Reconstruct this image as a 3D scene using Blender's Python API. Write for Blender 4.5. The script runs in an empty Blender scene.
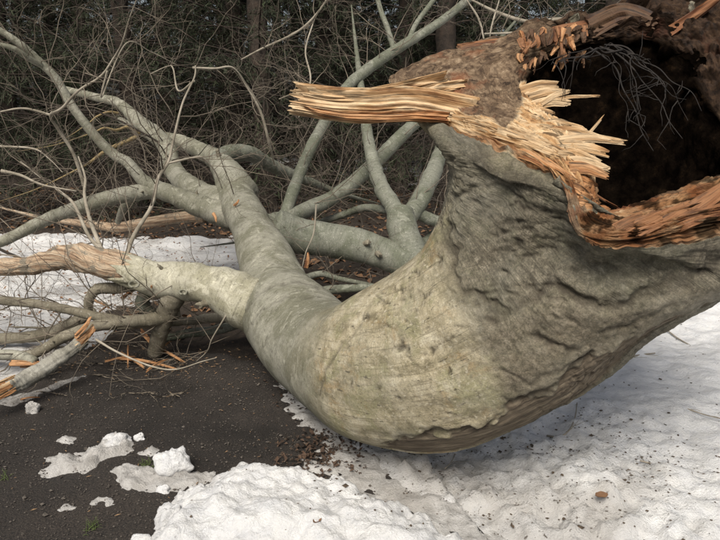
import bpy, math, random
import numpy as np
from mathutils import Vector
random.seed(7)
RNG = np.random.default_rng(11)
SC = bpy.context.scene
COL = SC.collection
R = math.radians

# ------------------------------------------------------------------ camera
CAM_H, PITCH, F = 1.5, R(14.0), 677.0
cd = bpy.data.cameras.new("camera")
cam = bpy.data.objects.new("camera", cd)
COL.objects.link(cam)
cam.location = (0, 0, CAM_H)
cam.rotation_euler = (math.pi / 2 - PITCH, 0, 0)
cd.sensor_width = 36.0
cd.lens = 36.0 * F / 720.0
cd.clip_start = 0.05
cd.clip_end = 600.0
SC.camera = cam

# ------------------------------------------------------------------ sky and sun
SUN_AZ, SUN_EL = math.atan2(-0.16, -0.60), R(50)
w = bpy.data.worlds.new("World")
SC.world = w
w.use_nodes = True
nt = w.node_tree
sky = nt.nodes.new("ShaderNodeTexSky")
sky.sky_type = 'NISHITA'
sky.sun_disc = False
sky.sun_elevation = SUN_EL
sky.sun_rotation = SUN_AZ
sky.dust_density = 4.0
sky.air_density = 1.0
sky.ozone_density = 1.0
bg = nt.nodes["Background"]
bg.inputs[1].default_value = 0.08
hs = nt.nodes.new("ShaderNodeHueSaturation")      # thin high cloud: the blue is washed out
hs.inputs["Saturation"].default_value = 0.5
nt.links.new(sky.outputs[0], hs.inputs["Color"])
nt.links.new(hs.outputs[0], bg.inputs[0])
sd = bpy.data.lights.new("sun", 'SUN')
sd.energy = 3.3
sd.angle = R(30)
sd.color = (1.0, 0.93, 0.82)
sun = bpy.data.objects.new("sun", sd)
COL.objects.link(sun)
sv = Vector((math.sin(SUN_AZ) * math.cos(SUN_EL), math.cos(SUN_AZ) * math.cos(SUN_EL), math.sin(SUN_EL)))
sun.rotation_euler = (-sv).to_track_quat('-Z', 'Y').to_euler()
sun.location = (-4, -4, 8)
SC.view_settings.view_transform = 'Standard'
SC.view_settings.look = 'None'
SC.view_settings.gamma = 1.0
SC.view_settings.use_curve_mapping = False
SC.view_settings.exposure = 0.45

# ------------------------------------------------------------------ helpers
FW = np.array([0, math.cos(PITCH), -math.sin(PITCH)])
UP = np.array([0, math.sin(PITCH), math.cos(PITCH)])
RT = np.array([1.0, 0, 0])
CP = np.array([0, 0, CAM_H])


def P(px, py, d):
    """a place in the scene: direction as surveyed from the camera's stand, and its distance"""
    return CP + d * (FW + RT * ((px - 360) / F) + UP * ((270 - py) / F))


def G(px, py, z=0.0):
    r = FW + RT * ((px - 360) / F) + UP * ((270 - py) / F)
    return CP + r * ((z - CAM_H) / r[2])


def survey(V):
    q = V - CP
    d = q @ FW
    return 360 + F * (q @ RT) / d, 270 - F * (q @ UP) / d, d


def nrm(v):
    return v / (np.linalg.norm(v, axis=-1, keepdims=True) + 1e-12)


def sstep(a, b, x):
    t = np.clip((x - a) / (b - a), 0, 1)
    return t * t * (3 - 2 * t)


_perm = RNG.permutation(256)
_perm = np.concatenate([_perm, _perm, _perm])
_grad = nrm(RNG.normal(size=(256, 3)))


def perlin(p):
    p = np.asarray(p, float)
    i = np.floor(p).astype(int)
    f = p - i
    u = f * f * f * (f * (f * 6 - 15) + 10)
    i = i & 255
    out = 0
    for dx in (0, 1):
        hx = _perm[i[..., 0] + dx]
        wx = u[..., 0] if dx else 1 - u[..., 0]
        for dy in (0, 1):
            hy = _perm[hx + i[..., 1] + dy]
            wy = u[..., 1] if dy else 1 - u[..., 1]
            for dz in (0, 1):
                h = _perm[hy + i[..., 2] + dz]
                wz = u[..., 2] if dz else 1 - u[..., 2]
                g = _grad[h]
                dot = g[..., 0] * (f[..., 0] - dx) + g[..., 1] * (f[..., 1] - dy) + g[..., 2] * (f[..., 2] - dz)
                out = out + wx * wy * wz * dot
    return out * 1.6


def fbm(p, octv=4, gain=0.5, lac=2.03):
    p = np.asarray(p, float)
    a, s = 1.0, 0.0
    for k in range(octv):
        s = s + a * perlin(p + 17.3 * k)
        p = p * lac
        a *= gain
    return s


def xyz(x, y, z=0.0):
    x, y = np.broadcast_arrays(x, y)
    return np.stack([x, y, np.broadcast_to(z, x.shape)], -1)


def poly_sdf(x, y, poly):
    """signed distance, positive inside"""
    poly = np.asarray(poly, float)
    d = np.full(x.shape, 1e9)
    ins = np.zeros(x.shape, bool)
    n = len(poly)
    for k in range(n):
        a, b = poly[k], poly[(k + 1) % n]
        e = b - a
        wx, wy = x - a[0], y - a[1]
        t = np.clip((wx * e[0] + wy * e[1]) / (e @ e + 1e-12), 0, 1)
        d = np.minimum(d, (wx - e[0] * t) ** 2 + (wy - e[1] * t) ** 2)
        c = (a[1] > y) != (b[1] > y)
        with np.errstate(divide='ignore', invalid='ignore'):
            xi = (b[0] - a[0]) * (y - a[1]) / (b[1] - a[1]) + a[0]
        ins ^= c & (x < xi)
    return np.where(ins, 1, -1) * np.sqrt(d)


def line_dist(x, y, line):
    line = np.asarray(line, float)
    d = np.full(x.shape, 1e9)
    for a, b in zip(line[:-1], line[1:]):
        e = b - a
        wx, wy = x - a[0], y - a[1]
        t = np.clip((wx * e[0] + wy * e[1]) / (e @ e + 1e-12), 0, 1)
        d = np.minimum(d, (wx - e[0] * t) ** 2 + (wy - e[1] * t) ** 2)
    return np.sqrt(d)


def mesh(name, V, faces, attrs=None, smooth=True):
    V = np.asarray(V, np.float32)
    if isinstance(faces, np.ndarray):
        faces = [faces]
    faces = [np.asarray(f, np.int32) for f in faces if len(f)]
    me = bpy.data.meshes.new(name)
    nl = sum(f.size for f in faces)
    npoly = sum(len(f) for f in faces)
    me.vertices.add(len(V))
    me.vertices.foreach_set("co", V.ravel())
    me.loops.add(nl)
    me.loops.foreach_set("vertex_index", np.concatenate([f.ravel() for f in faces]))
    me.polygons.add(npoly)
    tot = np.concatenate([np.full(len(f), f.shape[1], np.int32) for f in faces])
    st = np.concatenate([[0], np.cumsum(tot)[:-1]]).astype(np.int32)
    me.polygons.foreach_set("loop_start", st)
    me.polygons.foreach_set("loop_total", tot)
    me.polygons.foreach_set("use_smooth", np.full(npoly, smooth))
    for k, a in (attrs or {}).items():
        a = np.asarray(a, np.float32)
        if a.ndim == 1:
            at = me.attributes.new(k, 'FLOAT', 'POINT')
            at.data.foreach_set("value", a)
        else:
            at = me.attributes.new(k, 'FLOAT_VECTOR', 'POINT')
            at.data.foreach_set("vector", a.ravel())
    me.update(calc_edges=True)
    me.validate()
    return me


def link(name, me, mat=None, parent=None, label=None, cat=None, group=None, kind=None):
    o = bpy.data.objects.new(name, me)
    COL.objects.link(o)
    if mat is not None and me is not None and not me.materials:
        me.materials.append(mat)
    o.parent = parent
    tag(o, label, cat, group, kind)
    return o


def tag(o, label=None, cat=None, group=None, kind=None):
    for k, v in (("label", label), ("category", cat), ("group", group), ("kind", kind)):
        if v:
            o[k] = v
    return o


def grid_faces(nu, nv, wrap=False):
    i = np.arange(nu - 1)[:, None]
    j = np.arange(nv if wrap else nv - 1)[None, :]
    j2 = (j + 1) % nv
    return np.stack([i * nv + j, i * nv + j2, (i + 1) * nv + j2, (i + 1) * nv + j], -1).reshape(-1, 4)


def catmull(C, n):
    """C (k,...) control points, n samples (or an array of parameters)"""
    C = np.asarray(C, float)
    k = len(C)
    t = np.linspace(0, k - 1, n) if np.isscalar(n) else np.asarray(n)
    i = np.clip(np.floor(t).astype(int), 0, k - 2)
    f = (t - i).reshape((-1,) + (1,) * (C.ndim - 1))
    ext = np.concatenate([[2 * C[0] - C[1]], C, [2 * C[-1] - C[-2]]])
    p0, p1, p2, p3 = ext[i], ext[i + 1], ext[i + 2], ext[i + 3]
    return 0.5 * (2 * p1 + (p2 - p0) * f + (2 * p0 - 5 * p1 + 4 * p2 - p3) * f ** 2 + (3 * p1 - p0 - 3 * p2 + p3) * f ** 3)


def batch_tube(Pt, Rd, sides=4, cap=True):
    """N tubes of K points each -> verts, faces, fib"""
    N, K, _ = Pt.shape
    T = nrm(np.gradient(Pt, axis=1))
    mean = nrm(T.mean(1))
    ref = np.where(np.abs(mean[:, 2:3]) < 0.8, np.array([[0, 0, 1.0]]), np.array([[1.0, 0, 0]]))
    nn = nrm(ref[:, None, :] - T * (T * ref[:, None, :]).sum(-1, keepdims=True))
    bb = np.cross(T, nn)
    a = np.arange(sides) / sides * 2 * math.pi
    V = Pt[:, :, None, :] + Rd[:, :, None, None] * (nn[:, :, None, :] * np.cos(a)[:, None] + bb[:, :, None, :] * np.sin(a)[:, None])
    base = grid_faces(K, sides, True)
    Fq = (base[None] + (np.arange(N) * K * sides)[:, None, None]).reshape(-1, 4)
    faces = [Fq]
    if cap and sides == 4:
        off = (np.arange(N) * K * sides)[:, None]
        faces = [np.concatenate([Fq, off + (K - 1) * sides + np.arange(4), off + np.array([[3, 2, 1, 0]])])]
    seg = np.concatenate([np.zeros((N, 1)), np.cumsum(np.linalg.norm(np.diff(Pt, axis=1), axis=-1), 1)], 1)
    fib = np.zeros((N, K, sides, 3))
    fib[..., 0] = seg[:, :, None]
    fib[..., 1] = a / (2 * math.pi)
    fib[..., 2] = np.arange(N)[:, None, None] * 0.37
    return V.reshape(-1, 3), faces, fib.reshape(-1, 3)


def limb_mesh(name, ctrl, radii, sides=20, step=0.02, bump=0.05, seed=0.0, round_end=True, rag=0.0, streak=0.0):
    """one branch: smooth path, uneven section, closed ends"""
    ctrl = np.asarray(ctrl, float)
    L = np.linalg.norm(np.diff(ctrl, axis=0), axis=1).sum()
    n = int(np.clip(L / step, 6, 160))
    pts = catmull(ctrl, n)
    rr = np.clip(catmull(np.asarray(radii, float)[:, None], n)[:, 0], 0.0008, None)
    T = nrm(np.gradient(pts, axis=0))
    ref = np.array([0, 0, 1.0])
    fr = [nrm(np.cross(T[0], ref) if abs(T[0][2]) < .9 else np.cross(T[0], [1, 0, 0]))]
    for k in range(1, n):
        v = fr[-1] - T[k] * (fr[-1] @ T[k])
        fr.append(nrm(v))
    nn = np.array(fr)
    bb = np.cross(T, nn)
    a = np.arange(sides) / sides * 2 * math.pi
    dirs = nn[:, None, :] * np.cos(a)[None, :, None] + bb[:, None, :] * np.sin(a)[None, :, None]
    base = pts[:, None, :] + rr[:, None, None] * dirs
    nz = fbm(base / (rr[:, None, None] * 3 + .02) + seed, 3)
    if streak:
        nz = nz + streak * fbm(np.stack([np.cos(a)[None] * 4 + 0 * rr[:, None], np.sin(a)[None] * 4 + 0 * rr[:, None], np.linspace(0, L * 3, n)[:, None] + 0 * a[None]], -1) + seed, 3, .6)
    V = base + dirs * (rr[:, None] * bump * 2 * nz)[..., None]
    if rag:
        V = V + T[:, None, :] * (np.linspace(0, 1, n)[:, None] ** 4 * rag * fbm(np.stack([np.cos(a) * 3, np.sin(a) * 3, 0 * a + seed], -1), 3, .7)[None])[..., None]
    V = V.reshape(-1, 3)
    seg = np.concatenate([[0], np.cumsum(np.linalg.norm(np.diff(pts, axis=0), axis=1))])
    fib = np.stack([np.repeat(seg, sides), (a[None] * rr[:, None]).ravel(), np.full(n * sides, seed)], -1)
    F4 = grid_faces(n, sides, True)
    V = np.concatenate([V, [pts[0] - T[0] * rr[0] * .3, pts[-1] + T[-1] * rr[-1] * (.5 if round_end else 0.05)]])
    fib = np.concatenate([fib, [[0, 0, seed], [seg[-1], 0, seed]]])
    j = np.arange(sides)
    j2 = (j + 1) % sides
    c0 = np.stack([j2, j, np.full(sides, n * sides)], -1)
    c1 = np.stack([(n - 1) * sides + j, (n - 1) * sides + j2, np.full(sides, n * sides + 1)], -1)
    return mesh(name, V, [F4, np.concatenate([c0, c1])], {"fib": fib}), pts, rr


def shard_mesh(name, ctrl, wid, thk, side_dir, seed=0.0, n=22, m=20, jag=0.25, ridge=0.12, taper=0.7):
    """a torn piece of wood: fibres of uneven length run along the path, ragged at both ends"""
    rg = np.random.default_rng(int(seed * 1000) % 99991)
    ctrl = np.asarray(ctrl, float)
    s = np.linspace(0, 1, n)
    a = np.arange(m) / m * 2 * math.pi
    def per(nn):
        return np.interp(np.arange(m) / m * nn, np.arange(nn + 1), np.append(q0 := rg.uniform(0, 1, nn), q0[0]))
    cellw = np.clip(.55 * np.repeat(rg.uniform(0, 1, m // 2 + 1), 2)[:m] + .45 * per(max(4, m // 8)), 0, 1) ** 1.3
    e1 = 1 - jag * cellw * rg.uniform(.6, 1, m)
    e0 = 0.4 * jag * np.roll(cellw, 3)
    S = e0[None] + (e1 - e0)[None] * s[:, None]
    pth = catmull(ctrl, (S * (len(ctrl) - 1)).ravel()).reshape(n, m, 3)
    dP = catmull(ctrl, ((np.clip(S + .02, 0, 1)) * (len(ctrl) - 1)).ravel()).reshape(n, m, 3) - \
        catmull(ctrl, ((np.clip(S - .02, 0, 1)) * (len(ctrl) - 1)).ravel()).reshape(n, m, 3)
    T = nrm(dP)
    sdv = np.asarray(side_dir, float)
    B = nrm(sdv - T * (T * sdv).sum(-1, keepdims=True))
    N = np.cross(T, B)
    c, sn = np.cos(a), np.sin(a)
    cs = np.sign(c) * np.abs(c) ** .6
    ss = np.sign(sn) * np.abs(sn) ** .6
    rk = 1 + ridge * (.5 * rg.normal(size=m) + 1.6 * (per(max(4, m // 5)) - .5) + 1.4 * (per(max(4, m // 12)) - .5))
    wprof = (1 - taper * S ** 1.6)
    off = (B * (cs * rk * wid)[None, :, None] + N * (ss * rk * thk)[None, :, None]) * wprof[..., None]
    V = pth + off
    V = V + N * (fbm(np.stack([S * 5, np.broadcast_to(a / 2.2 * 3, S.shape), np.full_like(S, seed)], -1), 2) * thk * .5)[..., None]
    V = V.reshape(-1, 3)
    L = np.linalg.norm(np.diff(ctrl, axis=0), axis=1).sum()
    fib = np.stack([(S * L).ravel(), np.broadcast_to((cs * wid + ss * thk), S.shape).ravel(), np.full(S.size, seed)], -1)
    tipc = V.reshape(n, m, 3)[-1].mean(0) - (ctrl[-1] - ctrl[0]) * .10
    V = np.concatenate([V, [V.reshape(n, m, 3)[0].mean(0)], [tipc]])
    fib = np.concatenate([fib, [[0, 0, seed], [L, 0, seed]]])
    j = np.arange(m)
    j2 = (j + 1) % m
    caps = np.concatenate([np.stack([j2, j, np.full(m, n * m)], -1), np.stack([(n - 1) * m + j, (n - 1) * m + j2, np.full(m, n * m + 1)], -1)])
    return mesh(name, V, [grid_faces(n, m, True), caps], {"fib": fib}, smooth=False)


def walk(S, D, L, K, wig, grav=0.0, up=0.0):
    """random-walk paths: N starts, directions, lengths -> (N,K,3)"""
    N = len(S)
    out = np.zeros((N, K, 3))
    out[:, 0] = S
    d = nrm(D)
    st = (L / (K - 1))[:, None]
    for k in range(1, K):
        d = nrm(d + RNG.normal(size=(N, 3)) * wig + np.array([0, 0, up - grav]))
        out[:, k] = out[:, k - 1] + d * st
    return out


def side_dirs(T, ang):
    q = nrm(np.cross(T, RNG.normal(size=T.shape)))
    return nrm(T * np.cos(ang)[:, None] + q * np.sin(ang)[:, None])


# ------------------------------------------------------------------ materials
def M(name):
    m = bpy.data.materials.new(name)
    m.use_nodes = True
    t = m.node_tree
    return m, t, t.nodes["Principled BSDF"]


def nd(t, kind, **kw):
    n = t.nodes.new("ShaderNode" + kind)
    for k, v in kw.items():
        if k.startswith("i_"):
            key = k[2:]
            key = int(key) if key.isdigit() else key.replace("_", " ").title() if key.replace("_", " ").title() in n.inputs else key
            n.inputs[key].default_value = v
        else:
            setattr(n, k, v)
    return n


def noise(t, vec, scale, detail=5, rough=.6, dist=0.0):
    n = nd(t, "TexNoise")
    n.inputs["Scale"].default_value = scale
    n.inputs["Detail"].default_value = detail
    n.inputs["Roughness"].default_value = rough
    n.inputs["Distortion"].default_value = dist
    if vec is not None:
        t.links.new(vec, n.inputs["Vector"])
    return n.outputs[0]


def mapping(t, vec, scale):
    n = nd(t, "Mapping")
    n.inputs["Scale"].default_value = scale
    t.links.new(vec, n.inputs["Vector"])
    return n.outputs[0]


def ramp(t, fac, stops):
    n = nd(t, "ValToRGB")
    e = n.color_ramp.elements
    while len(e) < len(stops):
        e.new(0.5)
    for k, (p, c) in enumerate(stops):
        e[k].position = p
        e[k].color = (c, c, c, 1) if np.isscalar(c) else (*c, 1)
    t.links.new(fac, n.inputs[0])
    return n.outputs[0]


def mix(t, fac, a, b, mode='MIX'):
    n = nd(t, "Mix", data_type='RGBA', blend_type=mode)
    for val, s in ((fac, n.inputs[0]), (a, n.inputs[6]), (b, n.inputs[7])):
        if hasattr(val, "is_output"):
            t.links.new(val, s)
        elif np.isscalar(val):
            s.default_value = val if s == n.inputs[0] else (val, val, val, 1)
        else:
            s.default_value = (*val, 1)
    return n.outputs[2]


def mth(t, op, a, b=0.0, c=0.0):
    n = nd(t, "Math", operation=op)
    for k, v in enumerate((a, b, c)):
        if hasattr(v, "is_output"):
            t.links.new(v, n.inputs[k])
        else:
            n.inputs[k].default_value = v
    return n.outputs[0]


def attr(t, name):
    n = nd(t, "Attribute")
    n.attribute_name = name
    return n


def bump(t, b, h, strength=.5, dist=.01):
    n = nd(t, "Bump")
    n.inputs["Strength"].default_value = strength
    n.inputs["Distance"].default_value = dist
    t.links.new(h, n.inputs["Height"])
    t.links.new(n.outputs[0], b.inputs["Normal"])


def objco(t):
    return nd(t, "TexCoord").outputs["Object"]


def wood_nodes(t, fibv):
    """torn wood: pale core fibres, orange streaks, dark seams -> colour, height"""
    f1 = noise(t, mapping(t, fibv, (5, 90, 9)), 1.0, 6, .65, .3)
    f2 = noise(t, mapping(t, fibv, (3, 22, 5)), 1.0, 4, .6, .6)
    base = ramp(t, f2, [(.34, (.25, .125, .05)), (.44, (.45, .28, .135)), (.55, (.58, .435, .27)), (.66, (.40, .25, .125)), (.72, (.17, .09, .045))])
    seam = ramp(t, f1, [(.36, .30), (.47, 1.0)])
    f3 = noise(t, mapping(t, fibv, (14, 300, 30)), 1.0, 3, .6)
    seam = mix(t, 1.0, seam, ramp(t, f3, [(.35, .55), (.5, 1.0)]), 'MULTIPLY')
    c = mix(t, 1.0, base, seam, 'MULTIPLY')
    return c, mth(t, 'ADD', f1, f2)


def mat_wood(name="torn_wood", tint=None):
    m, t, b = M(name)
    fv = attr(t, "fib").outputs["Vector"]
    c, h = wood_nodes(t, fv)
    if tint:
        c = mix(t, 1.0, c, tint, 'MULTIPLY')
    t.links.new(c, b.inputs["Base Color"])
    b.inputs["Roughness"].default_value = .75
    bump(t, b, h, .7, .006)
    return m


def beech_nodes(t, co, fibv, light=(.255, .248, .20), green=(.155, .152, .11), dark=(.060, .055, .040), fine=1.0):
    n1 = noise(t, co, 4.0 * fine, 7, .7, .6)
    n2 = noise(t, co, 34.0 * fine, 6, .75, .3)
    n3 = noise(t, mapping(t, fibv, (70, 7, 9)), 1.0, 5, .7, .5)      # thin lines round the stem
    n5 = noise(t, co, 170.0 * fine, 4, .7)
    n6 = noise(t, co, 9.0 * fine, 6, .7, 1.0)
    c = mix(t, ramp(t, n1, [(.42, 0.0), (.56, 1.0)]), light, green)
    c = mix(t, ramp(t, n6, [(.55, 0.0), (.63, .75)]), c, tuple(min(1, q * 1.35) for q in light))      # pale bloom
    c = mix(t, ramp(t, n2, [(.54, 0.0), (.66, .55)]), c, dark)
    c = mix(t, ramp(t, n3, [(.53, 0.0), (.62, .38)]), c, dark)
    c = mix(t, 1.0, c, ramp(t, n5, [(.36, .80), (.6, 1.10)]), 'MULTIPLY')
    n4 = noise(t, co, 75.0 * fine, 4, .65)
    c = mix(t, ramp(t, n4, [(.61, 0.0), (.68, .5)]), c, (.43, .42, .36))     # lichen flecks
    h = mth(t, 'ADD', mth(t, 'MULTIPLY', n2, .45), mth(t, 'MULTIPLY', n3, .45))
    h = mth(t, 'ADD', h, mth(t, 'MULTIPLY', n5, .2))
    return c, h


def mat_beech(name, **kw):
    m, t, b = M(name)
    c, h = beech_nodes(t, objco(t), attr(t, "fib").outputs["Vector"], **kw)
    t.links.new(c, b.inputs["Base Color"])
    b.inputs["Roughness"].default_value = .8
    bump(t, b, h, .7, .008)
    return m


MAT = {}
MAT['wood'] = mat_wood()
MAT['wood_orange'] = mat_wood("torn_wood_orange", (.78, .58, .45))
MAT['wood_red'] = mat_wood("rotten_wood", (.40, .25, .17))
MAT['weather'] = mat_wood("weathered_wood", (.15, .105, .075))
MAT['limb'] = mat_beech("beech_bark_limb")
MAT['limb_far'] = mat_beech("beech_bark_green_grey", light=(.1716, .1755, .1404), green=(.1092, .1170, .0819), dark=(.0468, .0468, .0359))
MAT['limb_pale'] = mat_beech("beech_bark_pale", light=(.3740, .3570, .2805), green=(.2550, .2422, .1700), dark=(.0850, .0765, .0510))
MAT['limb_brown'] = mat_beech("branch_bark_brown", light=(.1920, .1720, .1280), green=(.1320, .1160, .0800), dark=(.0480, .0400, .0280))


def mat_peeled():
    m, t, b = M("peeled_limb")
    fv = attr(t, "fib").outputs["Vector"]
    co = objco(t)
    a1 = noise(t, mapping(t, fv, (3.5, 45, 7)), 1.0, 6, .7, .5)
    a2 = noise(t, mapping(t, fv, (9, 160, 7)), 1.0, 4, .65, .2)
    a3 = noise(t, co, 9, 6, .7, .8)
    c = ramp(t, a1, [(.36, (.13, .08, .05)), (.45, (.32, .215, .135)), (.55, (.47, .36, .25)), (.66, (.36, .31, .24))])
    c = mix(t, 1.0, c, ramp(t, a2, [(.36, .4), (.5, 1.05)]), 'MULTIPLY')
    c = mix(t, ramp(t, a3, [(.54, 0.0), (.60, .85)]), c, (.17, .155, .12))
    t.links.new(c, b.inputs["Base Color"])
    b.inputs["Roughness"].default_value = .8
    bump(t, b, mth(t, 'ADD', a1, mth(t, 'ADD', a2, a3)), .9, .012)
    return m


MAT['limb_peeled'] = mat_peeled()
MAT['log'] = mat_beech("log_bark", light=(.30, .29, .25), green=(.20, .19, .155), dark=(.03, .026, .022), fine=1.5)


def mat_flat(name, c1, c2, scale, rough=.85, bs=.4, bd=.004):
    m, t, b = M(name)
    co = objco(t)
    n = noise(t, co, scale, 5, .65)
    t.links.new(ramp(t, n, [(.35, c1), (.65, c2)]), b.inputs["Base Color"])
    b.inputs["Roughness"].default_value = rough
    bump(t, b, n, bs, bd)
    return m


MAT['twig'] = mat_flat("twig_bark", (.16, .14, .105), (.32, .285, .23), 9)
MAT['twig_mid'] = mat_flat("fine_twig_bark", (.072, .058, .044), (.18, .15, .112), 6)
MAT['twig_dark'] = mat_flat("brush_twig", (.0168, .0126, .0091), (.0490, .0364, .0266), 6)
MAT['root'] = mat_flat("root_bark", (.006, .0045, .0035), (.018, .013, .010), 30)
MAT['leaf'] = mat_flat("dead_leaf", (.10, .05, .025), (.22, .12, .06), 9)
MAT['leaf_wet'] = mat_flat("wet_dead_leaf", (.022, .014, .009), (.075, .042, .024), 25)
MAT['fir_bark'] = mat_flat("conifer_bark", (.014, .010, .007), (.045, .031, .022), 14, .9, .9, .02)
MAT['needle'] = mat_flat("conifer_needles", (.007, .012, .004), (.026, .036, .012), 1.3)
MAT['grass'] = mat_flat("grass_blades", (.05, .075, .02), (.10, .13, .04), 20)
MAT['crumb'] = mat_flat("bark_crumbs", (.03, .022, .015), (.10, .07, .045), 30)


def mat_snow(name, dirt=.35, dscale=2.2, ice=0.0, c0=(.74, .75, .77), c1=(.86, .86, .855)):
    m, t, b = M(name)
    co = objco(t)
    big = noise(t, co, dscale, 6, .6, .5)
    med = noise(t, co, 16, 6, .65)
    fine = noise(t, co, 120, 6, .75)
    spk = noise(t, co, 55, 3, .5)
    c = ramp(t, med, [(.36, c0), (.6, c1)])
    at = attr(t, "dirt").outputs["Fac"]  # real dirt, plus the shade painted on the snow patch behind the left limb
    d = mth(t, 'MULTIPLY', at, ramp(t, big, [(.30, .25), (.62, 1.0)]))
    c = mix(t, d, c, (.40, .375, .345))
    sp = mth(t, 'MULTIPLY', ramp(t, spk, [(.64, 0.0), (.70, 1.0)]), mth(t, 'ADD', mth(t, 'MULTIPLY', at, .9), dirt * .25))
    c = mix(t, sp, c, (.09, .07, .05))
    t.links.new(c, b.inputs["Base Color"])
    b.inputs["Roughness"].default_value = .55 - .25 * ice
    b.inputs["Subsurface Weight"].default_value = 0.0
    h = mth(t, 'ADD', mth(t, 'MULTIPLY', med, 1.0), mth(t, 'MULTIPLY', fine, .6))
    bump(t, b, h, 1.0, .02)
    return m


MAT['snow'] = mat_snow("old_snow")
MAT['ice'] = mat_snow("dirty_ice", .6, 5, 1.0, (.36, .35, .335), (.66, .65, .635))
MAT['wet_ice'] = mat_snow("wet_ice", .6, 5, 1.6, (.12, .118, .115), (.27, .265, .26))


def mat_road():
    m, t, b = M("wet_asphalt_grit")
    co = objco(t)
    n1 = noise(t, co, 1.6, 5, .6)
    n2 = noise(t, co, 130, 4, .7)
    vo = nd(t, "TexVoronoi")
    vo.inputs["Scale"].default_value = 95
    t.links.new(co, vo.inputs["Vector"])
    c = ramp(t, n2, [(.40, (.0095, .0072, .0058)), (.58, (.0432, .0338, .0266))])
    grit = ramp(t, vo.outputs["Distance"], [(.10, 1.0), (.2, 0.0)])
    rnd = nd(t, "SeparateColor")
    t.links.new(vo.outputs["Color"], rnd.inputs[0])
    sel = ramp(t, rnd.outputs[0], [(.55, 0.0), (.9, 1.0)])
    c = mix(t, mth(t, 'MULTIPLY', grit, sel), c, (.15, .13, .115))
    c = mix(t, 1.0, c, ramp(t, n1, [(.38, .55), (.62, 1.2)]), 'MULTIPLY')
    t.links.new(c, b.inputs["Base Color"])
    t.links.new(ramp(t, n1, [(.35, .55), (.65, .9)]), b.inputs["Roughness"])
    bump(t, b, mth(t, 'ADD', n2, mth(t, 'MULTIPLY', grit, .5)), 1.0, .012)
    return m


MAT['road'] = mat_road()


def mat_floor():
    m, t, b = M("forest_litter")
    co = objco(t)
    n1 = noise(t, co, .8, 5, .6)
    n2 = noise(t, co, 22, 6, .75)
    c = ramp(t, n2, [(.30, (.0120, .0090, .0067)), (.55, (.0450, .0315, .0210)), (.72, (.0900, .0638, .0413))])
    c = mix(t, 1.0, c, ramp(t, n1, [(.3, .6), (.7, 1.2)]), 'MULTIPLY')
    t.links.new(c, b.inputs["Base Color"])
    b.inputs["Roughness"].default_value = .95
    bump(t, b, n2, 1.0, .03)
    return m


MAT['floor'] = mat_floor()


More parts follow.
